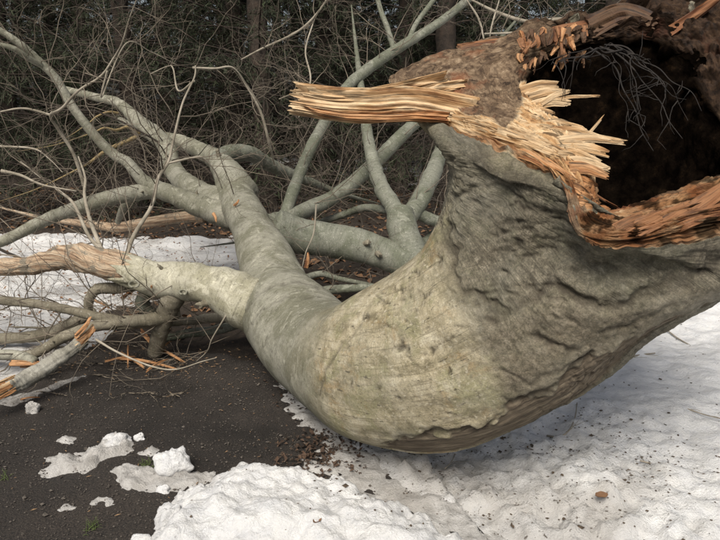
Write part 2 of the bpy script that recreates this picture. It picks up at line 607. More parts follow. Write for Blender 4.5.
def mat_trunk():
    """bark, torn wood, weathered face and rot on the one trunk; masks live on the mesh"""
    m, t, b = M("beech_trunk")
    co = objco(t)
    fv = attr(t, "fib").outputs["Vector"]
    sep = nd(t, "SeparateXYZ")
    t.links.new(attr(t, "zone").outputs["Vector"], sep.inputs[0])
    sep2 = nd(t, "SeparateXYZ")
    t.links.new(attr(t, "zone2").outputs["Vector"], sep2.inputs[0])
    blond, brown, rot_shade = sep.outputs
    warm, scar, crack = sep2.outputs
    c1, h1 = beech_nodes(t, co, fv)
    neck = attr(t, 'neck').outputs['Fac']
    under = attr(t, 'under').outputs['Fac']
    w1 = noise(t, co, 11, 6, .7, .3)
    w2 = noise(t, co, 45, 6, .75, .4)
    w3 = noise(t, co, 190, 4, .7)
    wcol = ramp(t, w1, [(.36, (.18, .152, .092)), (.46, (.31, .267, .172)), (.56, (.43, .375, .26)), (.66, (.53, .48, .36))])
    wcol = mix(t, ramp(t, noise(t, co, 5, 5, .7, .5), [(.50, 0.0), (.60, .65)]), wcol, (.245, .235, .115))
    wcol = mix(t, ramp(t, noise(t, co, 7.5, 5, .7, .5), [(.56, 0.0), (.64, .6)]), wcol, (.30, .20, .085))
    wcol = mix(t, ramp(t, w2, [(.55, 0.0), (.66, .7)]), wcol, (.12, .098, .06))
    lines = noise(t, mapping(t, fv, (5, 60, 5)), 1.0, 5, .7, .7)
    wcol = mix(t, ramp(t, lines, [(.55, 0.0), (.60, .55)]), wcol, (.13, .105, .062))
    spots = noise(t, mapping(t, fv, (22, 46, 9)), 1.0, 3, .55, .3)
    wcol = mix(t, ramp(t, spots, [(.66, 0.0), (.69, .9)]), wcol, (.06, .046, .03))
    wcol = mix(t, ramp(t, noise(t, co, 60, 4, .7), [(.57, 0.0), (.65, .6)]), wcol, (.55, .50, .39))
    wcol = mix(t, 1.0, wcol, ramp(t, w3, [(.36, .75), (.6, 1.12)]), 'MULTIPLY')
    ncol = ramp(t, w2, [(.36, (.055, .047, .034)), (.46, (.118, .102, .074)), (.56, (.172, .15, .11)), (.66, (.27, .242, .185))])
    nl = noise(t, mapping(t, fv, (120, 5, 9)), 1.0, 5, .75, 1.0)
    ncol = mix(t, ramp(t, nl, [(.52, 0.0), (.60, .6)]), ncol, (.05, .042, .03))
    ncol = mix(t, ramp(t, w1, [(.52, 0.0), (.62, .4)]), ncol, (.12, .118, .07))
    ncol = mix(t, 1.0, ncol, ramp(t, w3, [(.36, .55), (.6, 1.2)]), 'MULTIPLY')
    under_shade = ramp(t, w2, [(.36, (.045, .036, .026)), (.48, (.118, .098, .070)), (.62, (.20, .17, .128))])  # darker bark colour paints the shade on the flare's right underside
    under_shade = mix(t, 1.0, under_shade, ramp(t, w3, [(.36, .55), (.6, 1.2)]), 'MULTIPLY')
    wcol = mix(t, under, wcol, under_shade)
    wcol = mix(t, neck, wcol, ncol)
    c = mix(t, warm, c1, wcol)
    s1 = noise(t, mapping(t, fv, (9, 70, 5)), 1.0, 5, .65, .4)
    sc = ramp(t, s1, [(.32, (.045, .035, .026)), (.55, (.15, .12, .085)), (.72, (.26, .22, .16))])
    c = mix(t, scar, c, sc)
    c = mix(t, mth(t, 'MULTIPLY', crack, .85), c, (.03, .023, .016))
    b1 = noise(t, co, 26, 6, .75, .6)
    br = ramp(t, b1, [(.38, (.0213, .0136, .0093)), (.48, (.0892, .0638, .0459)), (.58, (.1445, .1105, .0833)), (.68, (.2295, .1870, .1487))])
    b3 = noise(t, mapping(t, fv, (7, 60, 9)), 1.0, 5, .7, .8)
    br = mix(t, ramp(t, b3, [(.48, 0.0), (.60, .7)]), br, (.045, .03, .021))
    br = mix(t, 1.0, br, (1.35, 1.25, 1.05), 'MULTIPLY')
    b2 = noise(t, co, 7, 4, .6)
    br = mix(t, ramp(t, b2, [(.55, 0.0), (.68, .8)]), br, (.17, .062, .026))
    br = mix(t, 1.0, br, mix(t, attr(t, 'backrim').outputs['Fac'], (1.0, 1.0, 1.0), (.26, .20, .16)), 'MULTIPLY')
    c = mix(t, brown, c, br)
    wc, wh = wood_nodes(t, fv)
    tone = attr(t, 'tone').outputs['Fac']
    wc = mix(t, tone, wc, mix(t, 1.0, wc, (.36, .19, .095), 'MULTIPLY'))
    c = mix(t, blond, c, wc)
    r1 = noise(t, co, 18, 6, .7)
    rc = ramp(t, r1, [(.40, (.0015, .0011, .0009)), (.58, (.0050, .0035, .0025)), (.70, (.0140, .0085, .0050))])  # dark rot taken to near black, painting in the hollow's shade
    c = mix(t, rot_shade, c, rc)
    t.links.new(c, b.inputs["Base Color"])
    b.inputs["Roughness"].default_value = .82
    t.links.new(mth(t, 'MULTIPLY_ADD', rot_shade, -.3, .3), b.inputs["Specular IOR Level"])
    h = mth(t, 'ADD', mth(t, 'MULTIPLY', h1, .7), mth(t, 'ADD', mth(t, 'MULTIPLY', w1, .4), mth(t, 'MULTIPLY', mth(t, 'MULTIPLY', w2, warm), .6)))
    h = mth(t, 'ADD', h, mth(t, 'MULTIPLY', mth(t, 'MULTIPLY', nl, neck), -1.2))
    h = mth(t, 'ADD', h, mth(t, 'MULTIPLY', mth(t, 'MULTIPLY', wh, blond), .8))
    h = mth(t, 'ADD', h, mth(t, 'MULTIPLY', mth(t, 'MULTIPLY', mth(t, 'ADD', b1, b3), brown), .9))
    h = mth(t, 'ADD', h, mth(t, 'MULTIPLY', mth(t, 'MULTIPLY', s1, scar), .8))
    bump(t, b, h, .8, .009)
    return m


MAT['trunk'] = mat_trunk()

# ------------------------------------------------------------------ ground
def axis_pts(lo, f0, f1, hi, st, grow=1.12):
    a = list(np.arange(f0, f1 + 1e-6, st))
    x, s = a[-1], st
    while x < hi:
        s *= grow
        x += s
        a.append(x)
    x, s = a[0], st
    while x > lo:
        s *= grow
        x -= s
        a.insert(0, x)
    return np.array(a)


ROAD = [(-14, -4), (-14, 4.2), (-3.2, 4.05), (-1.0, 3.95), (-0.45, 3.75), (-0.05, 3.1), (0.25, 2.5), (.6, 1.5), (.9, -4)]


def floor_h(x, y):
    rs = poly_sdf(x, y, ROAD)
    out = 1 - sstep(-.5, .02, rs)
    h = -0.05 + out * (.045 + .035 * fbm(xyz(x * 1.6, y * 1.6), 3) + .012 * fbm(xyz(x * 9, y * 9), 2))
    far = sstep(6, 30, np.hypot(x, y))
    return h + far * .25 * fbm(xyz(x * .18, y * .18), 2) * out


gx = axis_pts(-150, -5, 5, 150, .06)
gy = axis_pts(-40, -.5, 9.5, 160, .06)
X, Y = np.meshgrid(gx, gy, indexing='ij')
link("forest_floor", mesh("forest_floor", xyz(X, Y, 0).reshape(-1, 3) * [1, 1, 0] + np.stack([0 * X, 0 * X, floor_h(X, Y)], -1).reshape(-1, 3),
     grid_faces(len(gx), len(gy))[:, ::-1]), MAT['floor'], label="dark leaf littered forest floor behind and under the fallen tree", cat="ground", kind="structure")

rx = axis_pts(-14, -3, 1.2, 1.2, .025)
ry = axis_pts(-4, 1.6, 4.4, 4.4, .025)
X, Y = np.meshgrid(rx, ry, indexing='ij')
rs = poly_sdf(X, Y, ROAD) + .06 * fbm(xyz(X * 3, Y * 3), 3)
Z = .006 * fbm(xyz(X * 7, Y * 7), 4, .6) - .09 * (1 - sstep(-.09, .03, rs))
fc = grid_faces(len(rx), len(ry))[:, ::-1]
fc = fc[(rs.ravel()[fc] > -.12).any(1)]
link("road", mesh("road", np.stack([X, Y, Z], -1).reshape(-1, 3), fc), MAT['road'],
     label="dark wet asphalt road with loose grit beside the fallen trunk", cat="road", kind="structure")


def sheet(name, poly, lo, hi, fx, fy, st, hfun, matl, label, cat="snow", kind="structure", dirt_shade_f=None, edge=.05, cut=-.03, wob=.05, wscale=5, grow=1.1, base=None):
    """snow or ice lying on the ground: thickness sinks under the ground outside its outline"""
    ax = axis_pts(lo[0], fx[0], fx[1], hi[0], st, grow)
    ay = axis_pts(lo[1], fy[0], fy[1], hi[1], st, grow)
    X, Y = np.meshgrid(ax, ay, indexing='ij')
    s = poly_sdf(X, Y, poly) + wob * fbm(xyz(X * wscale, Y * wscale, 3.3), 4, .55)
    if callable(hfun):
        T = hfun(X, Y, s)
    T = np.where(s < 0, np.maximum(-.05, s * .6), T)
    b = np.maximum(floor_h(X, Y), np.where(poly_sdf(X, Y, ROAD) > -.05, 0.0, -1)) if base is None else base
    Z = b + T
    fc = grid_faces(len(ax), len(ay))[:, ::-1]
    fc = fc[(T.ravel()[fc] > cut).any(1)]
    D = dirt_shade_f(X, Y, s) if dirt_shade_f else np.full(X.shape, .15)
    used = np.unique(fc)
    remap = np.full(X.size, -1)
    remap[used] = np.arange(len(used))
    me = mesh(name, np.stack([X, Y, Z], -1).reshape(-1, 3)[used], remap[fc], {"dirt": np.clip(D, 0, 1).ravel()[used]})  # dirt also carries the shade painted on the snow patch behind the left limb
    return link(name, me, matl, label=label, cat=cat, kind=kind)


def gp(*pp):
    return [G(a, b)[:2] for a, b in pp]


# heap ploughed up in front
BANK = gp((128, 600), (150, 540), (160, 520), (182, 500), (205, 488), (236, 470), (262, 468), (300, 474), (345, 487), (390, 508), (440, 530), (520, 570), (560, 640))


def bank_h(X, Y, s):
    n = fbm(xyz(X * 5, Y * 5, 1.0), 3)
    l = fbm(xyz(X * 11, Y * 11, 5.0), 2)
    f = fbm(xyz(X * 40, Y * 40, 2.0), 4, .7)
    return sstep(0, .13, s) ** .7 * (.095 + .045 * n + .016 * l) + sstep(.1, .5, s) * .04 + f * .006 * sstep(0, .04, s)


bank = sheet("snow_bank", BANK, (-1.3, 1.3), (1.0, 3.2), (-1.2, .9), (1.75, 2.95), .0075, bank_h, MAT['snow'],
      "white lumpy snow heap at the road edge in front of the trunk", dirt_shade_f=lambda X, Y, s: .12 + .35 * (1 - sstep(0, .1, s)), wob=.05, wscale=7)

# wide snow on the right, running under the trunk
FIELD = [G(300, 402)[:2], G(330, 425)[:2], G(370, 455)[:2], G(400, 490)[:2], G(470, 520)[:2], G(540, 570)[:2], np.array([1.2, -3]), np.array([14, -3]), np.array([14, 11]), np.array([3, 10]), np.array([1.4, 7]), np.array([.75, 5.2]), np.array([.3, 4.3]), G(310, 380)[:2]]


def field_h(X, Y, s):
    n = fbm(xyz(X * 1.3, Y * 1.3, 9.0), 3)
    chop = sstep(1.9, .7, X + .25 * (Y - 2.5)) * sstep(3.6, 2.9, Y)
    l = .35 + .7 * fbm(xyz(X * 8 + .6 * np.sin(Y * 5), Y * 8, 4.0), 5, .66)
    f = fbm(xyz(X * 24, Y * 24, 2.0), 3, .65)
    return sstep(0, .5, s) * (.05 + .05 * n) + sstep(0, .1, s) * .02 + chop * sstep(0, .1, s) * (l * .055 - .01) + f * (.004 + .005 * chop) * sstep(0, .05, s)


def field_d(X, Y, s):
    e = 1 - sstep(0, .45, s)
    line = 1 - sstep(.05, .45, line_dist(X, Y, gp((380, 470), (440, 490), (520, 500), (600, 520), (680, 530))))
    st = np.clip(.5 + 1.1 * fbm(xyz(X * 2.6, Y * 2.6, 8.), 4, .6), 0, 1)
    return .03 + .5 * e * (.3 + .7 * st) + .5 * line * st + .16 * st * sstep(2.6, .8, X) * sstep(4.5, 3, Y)


field = sheet("snow_field", FIELD, (-.6, -3), (14, 11), (-.6, 2.3), (1.75, 4.3), .016, field_h, MAT['snow'],
      "wide bright snow field right of and beneath the broken trunk", dirt_shade_f=field_d, wob=.06, wscale=4)

# dirty ice and meltwater crust between heap and trunk
CH = gp((285, 395), (262, 372), (300, 385), (330, 420), (375, 452), (430, 490), (520, 520), (560, 560), (500, 560), (420, 525), (345, 490), (300, 470), (322, 455), (305, 430))
sheet("ice_crust", CH, (-.9, 1.6), (1.2, 4), (-.9, 1.0), (1.7, 3.9), .012,
      lambda X, Y, s: sstep(0, .06, s) * (.014 + .018 * fbm(xyz(X * 9, Y * 9, 7.0), 4, .6)) - .002, MAT['ice'],
      "grey dirty ice crust between snow heap and trunk underside", cat="ice", dirt_shade_f=lambda X, Y, s: .45 + .5 * fbm(xyz(X * 3, Y * 3, 1.), 2), wob=.09, wscale=6)

# snow behind on the left
BACK = gp((-420, 345), (-200, 372), (-20, 392), (30, 384), (72, 356), (100, 336), (135, 306), (180, 282), (240, 278), (262, 270), (285, 258), (262, 246), (230, 238), (150, 240), (60, 232), (-60, 232), (-420, 240))


def back_h(X, Y, s):
    n = fbm(xyz(X * 1.6, Y * 1.6, 2.0), 4)
    f = np.abs(fbm(xyz(X * 7, Y * 7, 2.0), 3))
    return sstep(0, .35, s) * (.045 + .05 * n) + f * .02 - .012 * sstep(.0, .2, s)


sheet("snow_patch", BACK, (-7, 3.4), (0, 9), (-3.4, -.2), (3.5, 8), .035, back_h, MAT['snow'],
      "grey white snow patch behind the left limb under thin branches", dirt_shade_f=lambda X, Y, s: .40 + .5 * (1 - sstep(0, .4, s)) + .3 * fbm(xyz(X * 2, Y * 2, 6.), 3), wob=.28, wscale=2.2)  # besides real dirt, the raised level paints in the shade on this patch

for k, (pts, lb) in enumerate([
        (((250, 166), (270, 156), (300, 158), (312, 166), (300, 176), (265, 178)), "snow remnant behind the thin branches left of the grey limb"),
        (((318, 168), (340, 157), (385, 158), (398, 168), (360, 180), (325, 180)), "long bright snow remnant below the big splinter in the forest"),
        (((408, 162), (425, 156), (450, 158), (455, 190), (430, 200), (412, 175)), "snow remnant seen between forked limb and broken trunk base"),
        (((500, 235), (520, 170), (640, 160), (760, 165), (760, 250), (600, 260)), "snow remnant on the forest floor hidden behind the trunk base")]):
    sheet("snow_remnant", gp(*pts), (G(pts[0][0] - 60, 200)[0] * 3 - 2, 6), (max(G(p[0], p[1])[0] for p in pts) + 2, 22), (-2.5, 2.5), (8, 18), .16,
          lambda X, Y, s: sstep(0, .5, s) * .06 + .01, MAT['snow'], lb, dirt_shade_f=None, wob=.35, wscale=1.2)

# ice slabs lying on the road
for k, (pts, h, lb) in enumerate([
        (((38, 478), (42, 458), (85, 452), (118, 436), (135, 438), (133, 450), (100, 462), (85, 474), (60, 474)), .022, "long grey ice slab lying on the dark road"),
        (((108, 470), (130, 462), (165, 470), (215, 472), (220, 482), (196, 488), (150, 494), (122, 488)), .016, "flat dirty ice sheet under the white snow lump"),
        (((53, 442), (66, 435), (80, 438), (68, 445)), .010, "small flat ice flake on the road near the long slab"),
        (((88, 503), (100, 497), (118, 500), (104, 508)), .018, "small grey ice lump low on the road beside the grass"),
        (((57, 510), (66, 504), (80, 506), (72, 512)), .010, "thin ice scrap nearest the lower left road corner"),
        (((-20, 402), (30, 392), (70, 378), (90, 374), (60, 388), (10, 408)), .010, "thin wet ice strip along the broken log"),
        (((140, 452), (150, 446), (160, 450), (150, 456)), .016, "tiny ice scrap beside the green grass sprig")]):
    q = np.array(gp(*pts))
    lo, hi = q.min(0) - .12, q.max(0) + .12
    sheet("ice_slab", q, lo, hi, (lo[0], hi[0]), (lo[1], hi[1]), .008,
          lambda X, Y, s, h=h: sstep(0, .03, s) * (h + h * 1.2 * fbm(xyz(X * 11, Y * 11, 3.0), 4, .6) + .4 * h * fbm(xyz(X * 40, Y * 40, 3.0), 2)) - .001, MAT['wet_ice' if k == 5 else 'ice'], lb, cat="ice", kind=None,
          dirt_shade_f=lambda X, Y, s: .45 + .3 * fbm(xyz(X * 6, Y * 6, 1.), 2), wob=.018, wscale=14)


# snow and ice lumps
def lump(name, px, py, wpx, hpx, label, seed, matl='snow', dirt=.1, yaw=0):
    c = G(px, py)
    d = np.linalg.norm((c - CP) @ FW)
    r = wpx * d / F / 2
    h = hpx * d / F
    n1, n2 = 40, 28
    th = np.linspace(0, 2 * math.pi, n1, endpoint=False)
    ph = np.linspace(0.02, math.pi - .02, n2)
    D = np.stack([np.sin(ph)[:, None] * np.cos(th), np.sin(ph)[:, None] * np.sin(th), np.cos(ph)[:, None] * np.ones(n1)], -1)
    rad = 1 + .42 * fbm(D * 1.2 + seed, 3) + .05 * fbm(D * 7 + seed, 2)
    rad = np.clip(rad, .6, 1.35)
    V = D * rad[..., None]
    V[..., 2] = np.maximum(V[..., 2], -.55)
    V = V * [r, r * .85, h * .62]
    V = V.reshape(-1, 3)
    V = np.concatenate([V, [[0, 0, V[:n1, 2].mean()], [0, 0, V[-n1:, 2].mean()]]])
    j = np.arange(n1)
    j2 = (j + 1) % n1
    caps = np.concatenate([np.stack([j, j2, np.full(n1, n1 * n2)], -1), np.stack([(n2 - 1) * n1 + j2, (n2 - 1) * n1 + j, np.full(n1, n1 * n2 + 1)], -1)])
    V[:, 2] -= V[:, 2].min()
    me = mesh(name, V, [grid_faces(n2, n1, True)[:, ::-1], caps], {"dirt": np.full(len(V), dirt)})
    o = link(name, me, MAT[matl], label=label, cat="snow lump" if matl == 'snow' else "ice lump")
    o.location = c + np.array([0, 0, -.012])
    o.rotation_euler = (0, 0, yaw)
    return o


lump("snow_lump", 173, 472, 36, 28, "large white snow lump on flat dirty ice on the road", 1.3)
lump("snow_lump", 197, 505, 27, 24, "rounded snow lump against the left flank of the snow heap", 4.1, dirt=.2)
lump("snow_lump", 171, 528, 28, 28, "snow lump at the lower left foot of the snow heap", 7.7, dirt=.2)
lump("snow_lump", 139, 440, 11, 10, "small pale snow lump at the far end of the long ice slab", 2.2)
lump("snow_lump", 165, 491, 14, 9, "small flat snow lump between two larger lumps on the ice", 5.5)
lump("snow_lump", 140, 545, 24, 12, "snow lump cut by the bottom edge left of the heap", 3.2)
lump("snow_lump", 118, 444, 26, 13, "lumpy white crust on top of the long ice slab", 8.2, dirt=.3)
lump("ice_lump", 33, 412, 13, 14, "grey ice lump on the road below the broken log", 9.4, 'ice', .5)

# ------------------------------------------------------------------ the fallen beech
tree = link("fallen_beech", None, label="fallen beech with torn hollow base and grey green trunk lying away from the road", cat="tree")

RINGS = [  # upper side, lower side, distance, thickness ratio
    ((228, 166), (214, 174), 5.62, 1.0),
    ((252, 190), (219, 203), 5.3, 1.0),
    ((274, 224), (233, 238), 4.8, 1.0),
    ((293, 252), (240, 268), 4.45, 1.0),
    ((312, 286), (243, 306), 4.05, 1.0),
    ((331, 299), (246, 337), 3.75, 1.0),
    ((356, 314), (270, 372), 3.4, 1.0),
    ((373, 309), (312, 412), 3.1, 1.0),
    ((393, 287), (362, 443), 2.87, .95),
    ((416, 262), (430, 450), 2.68, .90),
    ((433, 235), (505, 433), 2.53, .85),
    ((444, 205), (578, 390), 2.42, .80),
    ((447, 175), (648, 338), 2.34, .75),
    ((444, 148), (725, 288), 2.27, .70),
]
OUT = [(422, 114, 2.42), (455, 133, 2.30), (490, 143, 2.15), (530, 161, 2.03), (566, 190, 1.94), (583, 238, 1.88), (640, 247, 1.86), (715, 233, 1.90),
       (800, 215, 2.0), (850, 150, 2.2), (830, 60, 2.4), (760, 10, 2.55), (680, 3, 2.65), (590, 20, 2.70), (495, 46, 2.70), (392, 80, 2.54)]
HOL = [(525, 95, 2.40), (540, 108, 2.32), (562, 124, 2.22), (592, 140, 2.12), (594, 185, 2.05), (606, 214, 1.99), (655, 202, 1.97), (720, 174, 2.0),
       (745, 158, 2.08), (728, 128, 2.22), (702, 88, 2.38), (686, 58, 2.48), (655, 40, 2.56), (605, 40, 2.62), (550, 56, 2.60), (526, 75, 2.50)]
K = 16
A3 = np.array([P(*r[0], r[2]) for r in RINGS])
B3 = np.array([P(*r[1], r[2]) for r in RINGS])
C3 = (A3 + B3) / 2
OUT3 = np.array([P(*q) for q in OUT])
HOL3 = np.array([P(*q) for q in HOL])
Cx = np.concatenate([C3, [OUT3.mean(0)]])
Tn = nrm(np.gradient(Cx, axis=0))[:-1]
ctrl = []
ang = np.arange(K) / K * 2 * math.pi
for k, r in enumerate(RINGS):
    u = (A3[k] - B3[k]) / 2
    v = nrm(np.cross(u, Tn[k]))
    if v @ (CP - C3[k]) < 0:
        v = -v
    v = v * np.linalg.norm(u) * r[3]
    ctrl.append(C3[k] + np.cos(ang)[:, None] * u + np.sin(ang)[:, None] * v)
NB = len(ctrl)
ctrl.append(OUT3)
axis_out = nrm(np.cross(OUT3[4] - OUT3[12], OUT3[8] - OUT3[0]))
if axis_out @ (Cx[-1] - C3[-1]) < 0:
    axis_out = -axis_out
ctrl.append(OUT3 * .72 + HOL3 * .28 + axis_out * .035)
ctrl.append(OUT3 * .30 + HOL3 * .70 + axis_out * .03)
ctrl.append(HOL3)
hc = HOL3.mean(0)
deep = P(545, 255, 2.42)
rim_in = HOL3 * .94 + hc * .06 - axis_out * .05
ctrl.append(rim_in)
for kk_, q_, mx_ in ((13, .70, .35), (12, .56, .0), (11, .44, .0), (10, .30, .0), (9, .06, .0)):
    rg_ = ctrl[kk_]
    cc_ = rg_.mean(0)
    ctrl.append((cc_ + (rg_ - cc_) * q_) * (1 - mx_) + rim_in * mx_)
ctrl = np.array(ctrl)                                  # (rings, 16, 3)

NT = 440
# round the ring, periodic
ext = np.concatenate([ctrl[:, -2:], ctrl, ctrl[:, :3]], axis=1)
tt = 2 + np.arange(NT) / NT * K
ringd = catmull(ext.transpose(1, 0, 2), tt).transpose(1, 0, 2)
# along the trunk
dens = [22] * 4 + [34] * 4 + [52] * 5 + [40] + [60, 54, 44, 20, 24, 20, 16, 12, 8]
spar = np.concatenate([np.arange(n_) / n_ + k for k, n_ in enumerate(dens)] + [[len(ctrl) - 1]])
TV = catmull(ringd, spar)
NS = len(spar)
SP = np.broadcast_to(spar[:, None], (NS, NT))
TH = np.broadcast_to((np.arange(NT) / NT)[None], (NS, NT))
seglen = np.concatenate([[0], np.cumsum(np.linalg.norm(np.diff(TV.mean(1), axis=0), axis=1))])


def normals(V):
    du = np.gradient(V, axis=0)
    dv = (np.roll(V, -1, 1) - np.roll(V, 1, 1)) / 2
    n = nrm(np.cross(du, dv))
    return n


NRM = normals(TV)
if (NRM[200] * (TV[200] - TV[200].mean(0))).sum() < 0:
    NRM = -NRM
flip_faces = (np.cross(TV[201, 0] - TV[200, 0], TV[200, 1] - TV[200, 0]) @ NRM[200, 0]) < 0
bark = SP <= NB
face = ((CP - TV) * NRM).sum(-1) > 0
px, py, _ = survey(TV)
th = TH * 2 * math.pi
cyl = np.stack([np.cos(th) * 1.4, np.sin(th) * 1.4, SP * 1.0], -1)
flare = sstep(7.2, 11.5, SP) * bark
disp = np.zeros(TV.shape[:2])
fin = bark * sstep(NB, NB - .4, SP)
# long gentle unevenness
disp += (.010 + .012 * flare) * fbm(TV * 2.6, 2) * bark
# wrinkles running round the stem where it bends and where limbs leave
wr = np.sin((SP + .18 * fbm(cyl * [1, 1, .5], 2)) * 26) * sstep(3.3, 4.0, SP) * sstep(5.4, 4.6, SP)
disp += .004 * wr * (.5 + fbm(cyl * 1.3 + 4, 2))
comp = sstep(10.2, 11.4, SP) * fin
disp += .003 * comp * fbm(np.stack([np.cos(th) * 3.4, np.sin(th) * 3.4, SP * 7], -1) + .5 * fbm(TV * 6, 2)[..., None], 4, .65)
disp += .0022 * flare * fbm(TV * 30, 4, .65) * fin
# swollen long ribs of the root flare
disp += .028 * sstep(9.5, 12.5, SP) * fin * fbm(np.stack([np.cos(th) * 2.2, np.sin(th) * 2.2, SP * .45], -1) + 9, 2)
rid = np.abs(fbm(np.stack([np.cos(th) * 4.5, np.sin(th) * 4.5, SP * 5], -1) + .6 * fbm(TV * 8 + 2, 2)[..., None], 3, .6))
disp -= .006 * comp * sstep(.16, 0, rid) * (.4 + fbm(TV * 4, 2))
crack = .5 * comp * sstep(.10, 0, rid) * np.clip(.5 + fbm(TV * 5 + 3, 2), 0, 1)


def groove(line, width, depth, dark=1.0, wobble=6):
    global disp, crack
    wx = px + wobble * fbm(TV * 14 + 3, 3)
    wy = py + wobble * fbm(TV * 14 + 8, 3)
    d = line_dist(wx, wy, line)
    g = np.exp(-(d / width) ** 2) * face * bark * (.55 + .6 * np.clip(fbm(TV * 9, 2) + .5, 0, 1))
    disp -= depth * g
    crack = np.maximum(crack, g * dark)


groove([(487, 322), (500, 318), (520, 305), (545, 290), (562, 287), (580, 296), (600, 303), (625, 300), (655, 288), (690, 272), (725, 255)], 5, .018, .9)
groove([(560, 291), (580, 300), (605, 304)], 4, .012, .9)
groove([(538, 335), (550, 345), (565, 352), (575, 350)], 4, .014, .8)
groove([(498, 208), (520, 214), (545, 222), (570, 226)], 3, .010, .7)
groove([(245, 312), (256, 295), (275, 286), (300, 282), (318, 288)], 1.6, .006, .5, 3)
groove([(246, 332), (262, 310), (285, 298), (312, 296)], 1.4, .004, .35, 3)
groove([(385, 447), (405, 438), (430, 434), (455, 432), (480, 428), (498, 415), (515, 400), (540, 390), (560, 378), (590, 352)], 3, .016, .8, 4)
groove([(318, 395), (326, 372), (345, 345), (362, 325)], 1.6, .006, .6, 3)
groove([(440, 228), (446, 250), (452, 272), (466, 294), (486, 312), (500, 318)], 4.5, .016, .75, 9)
groove([(455, 195), (470, 186), (490, 190), (510, 205), (540, 215)], 3, .010, .6)
groove([(452, 160), (480, 150), (520, 166), (560, 190)], 3, .008, .5, 9)
groove([(500, 372), (530, 385), (548, 372), (580, 360)], 2.5, .008, .5)
groove([(600, 330), (630, 318), (670, 300)], 3, .010, .5)
groove([(612, 275), (650, 272), (690, 262)], 3, .006, .4)
groove([(640, 262), (670, 262), (700, 252)], 3, .006, .5)
for _ in range(70):                                    # lens shaped pits, lying round the stem
    cxp, cyp = random.uniform(478, 600), random.uniform(215, 300)
    l, hgt = random.uniform(4, 13), random.uniform(1.2, 2.6)
    a_ = random.uniform(-.1, .35)
    ux, uy = (px - cxp) * math.cos(a_) + (py - cyp) * math.sin(a_), -(px - cxp) * math.sin(a_) + (py - cyp) * math.cos(a_)
    g = np.exp(-(ux / l) ** 2 - (uy / hgt) ** 2) * face * bark
    disp -= .007 * g
    crack = np.maximum(crack, g * random.uniform(.2, .7))
for _ in range(60):                                    # small scars over the warm flare and the lower face
    cxp, cyp = random.uniform(370, 640), random.uniform(290, 420)
    l, hgt = random.uniform(1.5, 6), random.uniform(.8, 1.8)
    a_ = random.uniform(-.3, 1.0)
    ux, uy = (px - cxp) * math.cos(a_) + (py - cyp) * math.sin(a_), -(px - cxp) * math.sin(a_) + (py - cyp) * math.cos(a_)
    g = np.exp(-(ux / l) ** 2 - (uy / hgt) ** 2) * face * bark
    disp -= .005 * g
    crack = np.maximum(crack, g * random.uniform(.3, .9))
wpx = px + 3.5 * fbm(TV * 40 + 2, 3)
wpy = py + 3.5 * fbm(TV * 40 + 7, 3)
for (cxp, cyp, lx, ly) in [(366, 318, 4, 2.5), (385, 303, 6, 1.5), (398, 290, 5, 1.6), (412, 272, 5, 1.6), (432, 352, 4, 3), (405, 322, 2, 1.5), (400, 347, 5, 3), (408, 350, 3, 4), (424, 296, 4, 1.4), (353, 384, 1.3, 4), (381, 387, 2, 2), (436, 260, 2.5, 5), (448, 372, 1.5, 4)]:
    g = np.exp(-((wpx - cxp) / lx) ** 2 - ((wpy - cyp) / ly) ** 2) * face * bark
    disp -= .010 * g
    crack = np.maximum(crack, g)
# bare strip on the underside
wob = 5 * fbm(TV * 12 + 2, 3)
sc_d = poly_sdf(px + wob, py + wob, [(378, 449), (405, 439), (430, 435), (455, 433), (480, 429), (498, 416), (515, 402), (540, 391), (560, 380), (600, 352), (660, 318), (740, 290), (740, 340), (600, 420), (480, 470), (380, 470)])
scar = sstep(-1, 3, sc_d) * face * bark * sstep(7.6, 8.2, SP)
disp -= .012 * scar
disp += .005 * scar * fbm(np.stack([np.cos(th) * 30, np.sin(th) * 30, SP * 1.5], -1), 3)
# the torn face
torn = (SP > NB) & (SP <= NB + 3)
fibre = fbm(np.stack([np.cos(th) * 1.1, np.sin(th) * 1.1, SP * 8 + .5 * np.sin(th * 9)], -1), 4, .72)
wx = px + 5 * fbm(TV * 10 + 6, 3)
wy = py + 5 * fbm(TV * 10 + 1, 3)
BLOND = [(424, 108), (440, 104), (462, 112), (485, 116), (505, 128), (520, 108), (522, 84), (548, 78), (640, 80), (640, 170), (600, 215), (580, 205), (566, 192), (530, 164), (490, 147), (455, 137), (425, 122)]
bd = poly_sdf(wx, wy, BLOND)
blond = sstep(-2, 3, bd) * (SP > NB - .06) * (SP < NB + 3.2)
lowp = poly_sdf(wx, wy, [(578, 215), (600, 210), (650, 196), (690, 186), (740, 165), (740, 245), (650, 252), (590, 252)])
orange = sstep(-2, 3, lowp) * (SP > NB - .03) * (SP < NB + 3.6)
disp += torn * (blond * .013 * fibre + orange * .016 * fibre + (1 - np.maximum(blond, orange)) * (.010 * fbm(TV * 7, 3, .6) + .006 * fibre - .004 * np.abs(fbm(TV * 26 + 4, 3, .65))))
rot_shade = sstep(NB + 2.6, NB + 3.2, SP)
rot_shade = np.maximum(rot_shade, sstep(0, 6, poly_sdf(wx, wy, [(525, 62), (600, 50), (660, 45), (690, 60), (700, 110), (700, 180), (640, 195), (600, 208), (600, 150), (548, 108), (530, 90)])) * (SP > NB + .9))
rot_shade = rot_shade * (1 - blond) * (1 - orange * .8)
rot_shade = np.maximum(rot_shade, orange * .85 * sstep(.12, .4, fbm(TV * 13 + 5, 4, .6)))
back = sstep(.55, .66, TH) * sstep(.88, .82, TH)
rot_shade = np.maximum(rot_shade, back * (SP > NB + .3) * .8 * sstep(.1, .35, fbm(TV * 9 + 2, 4, .6)))
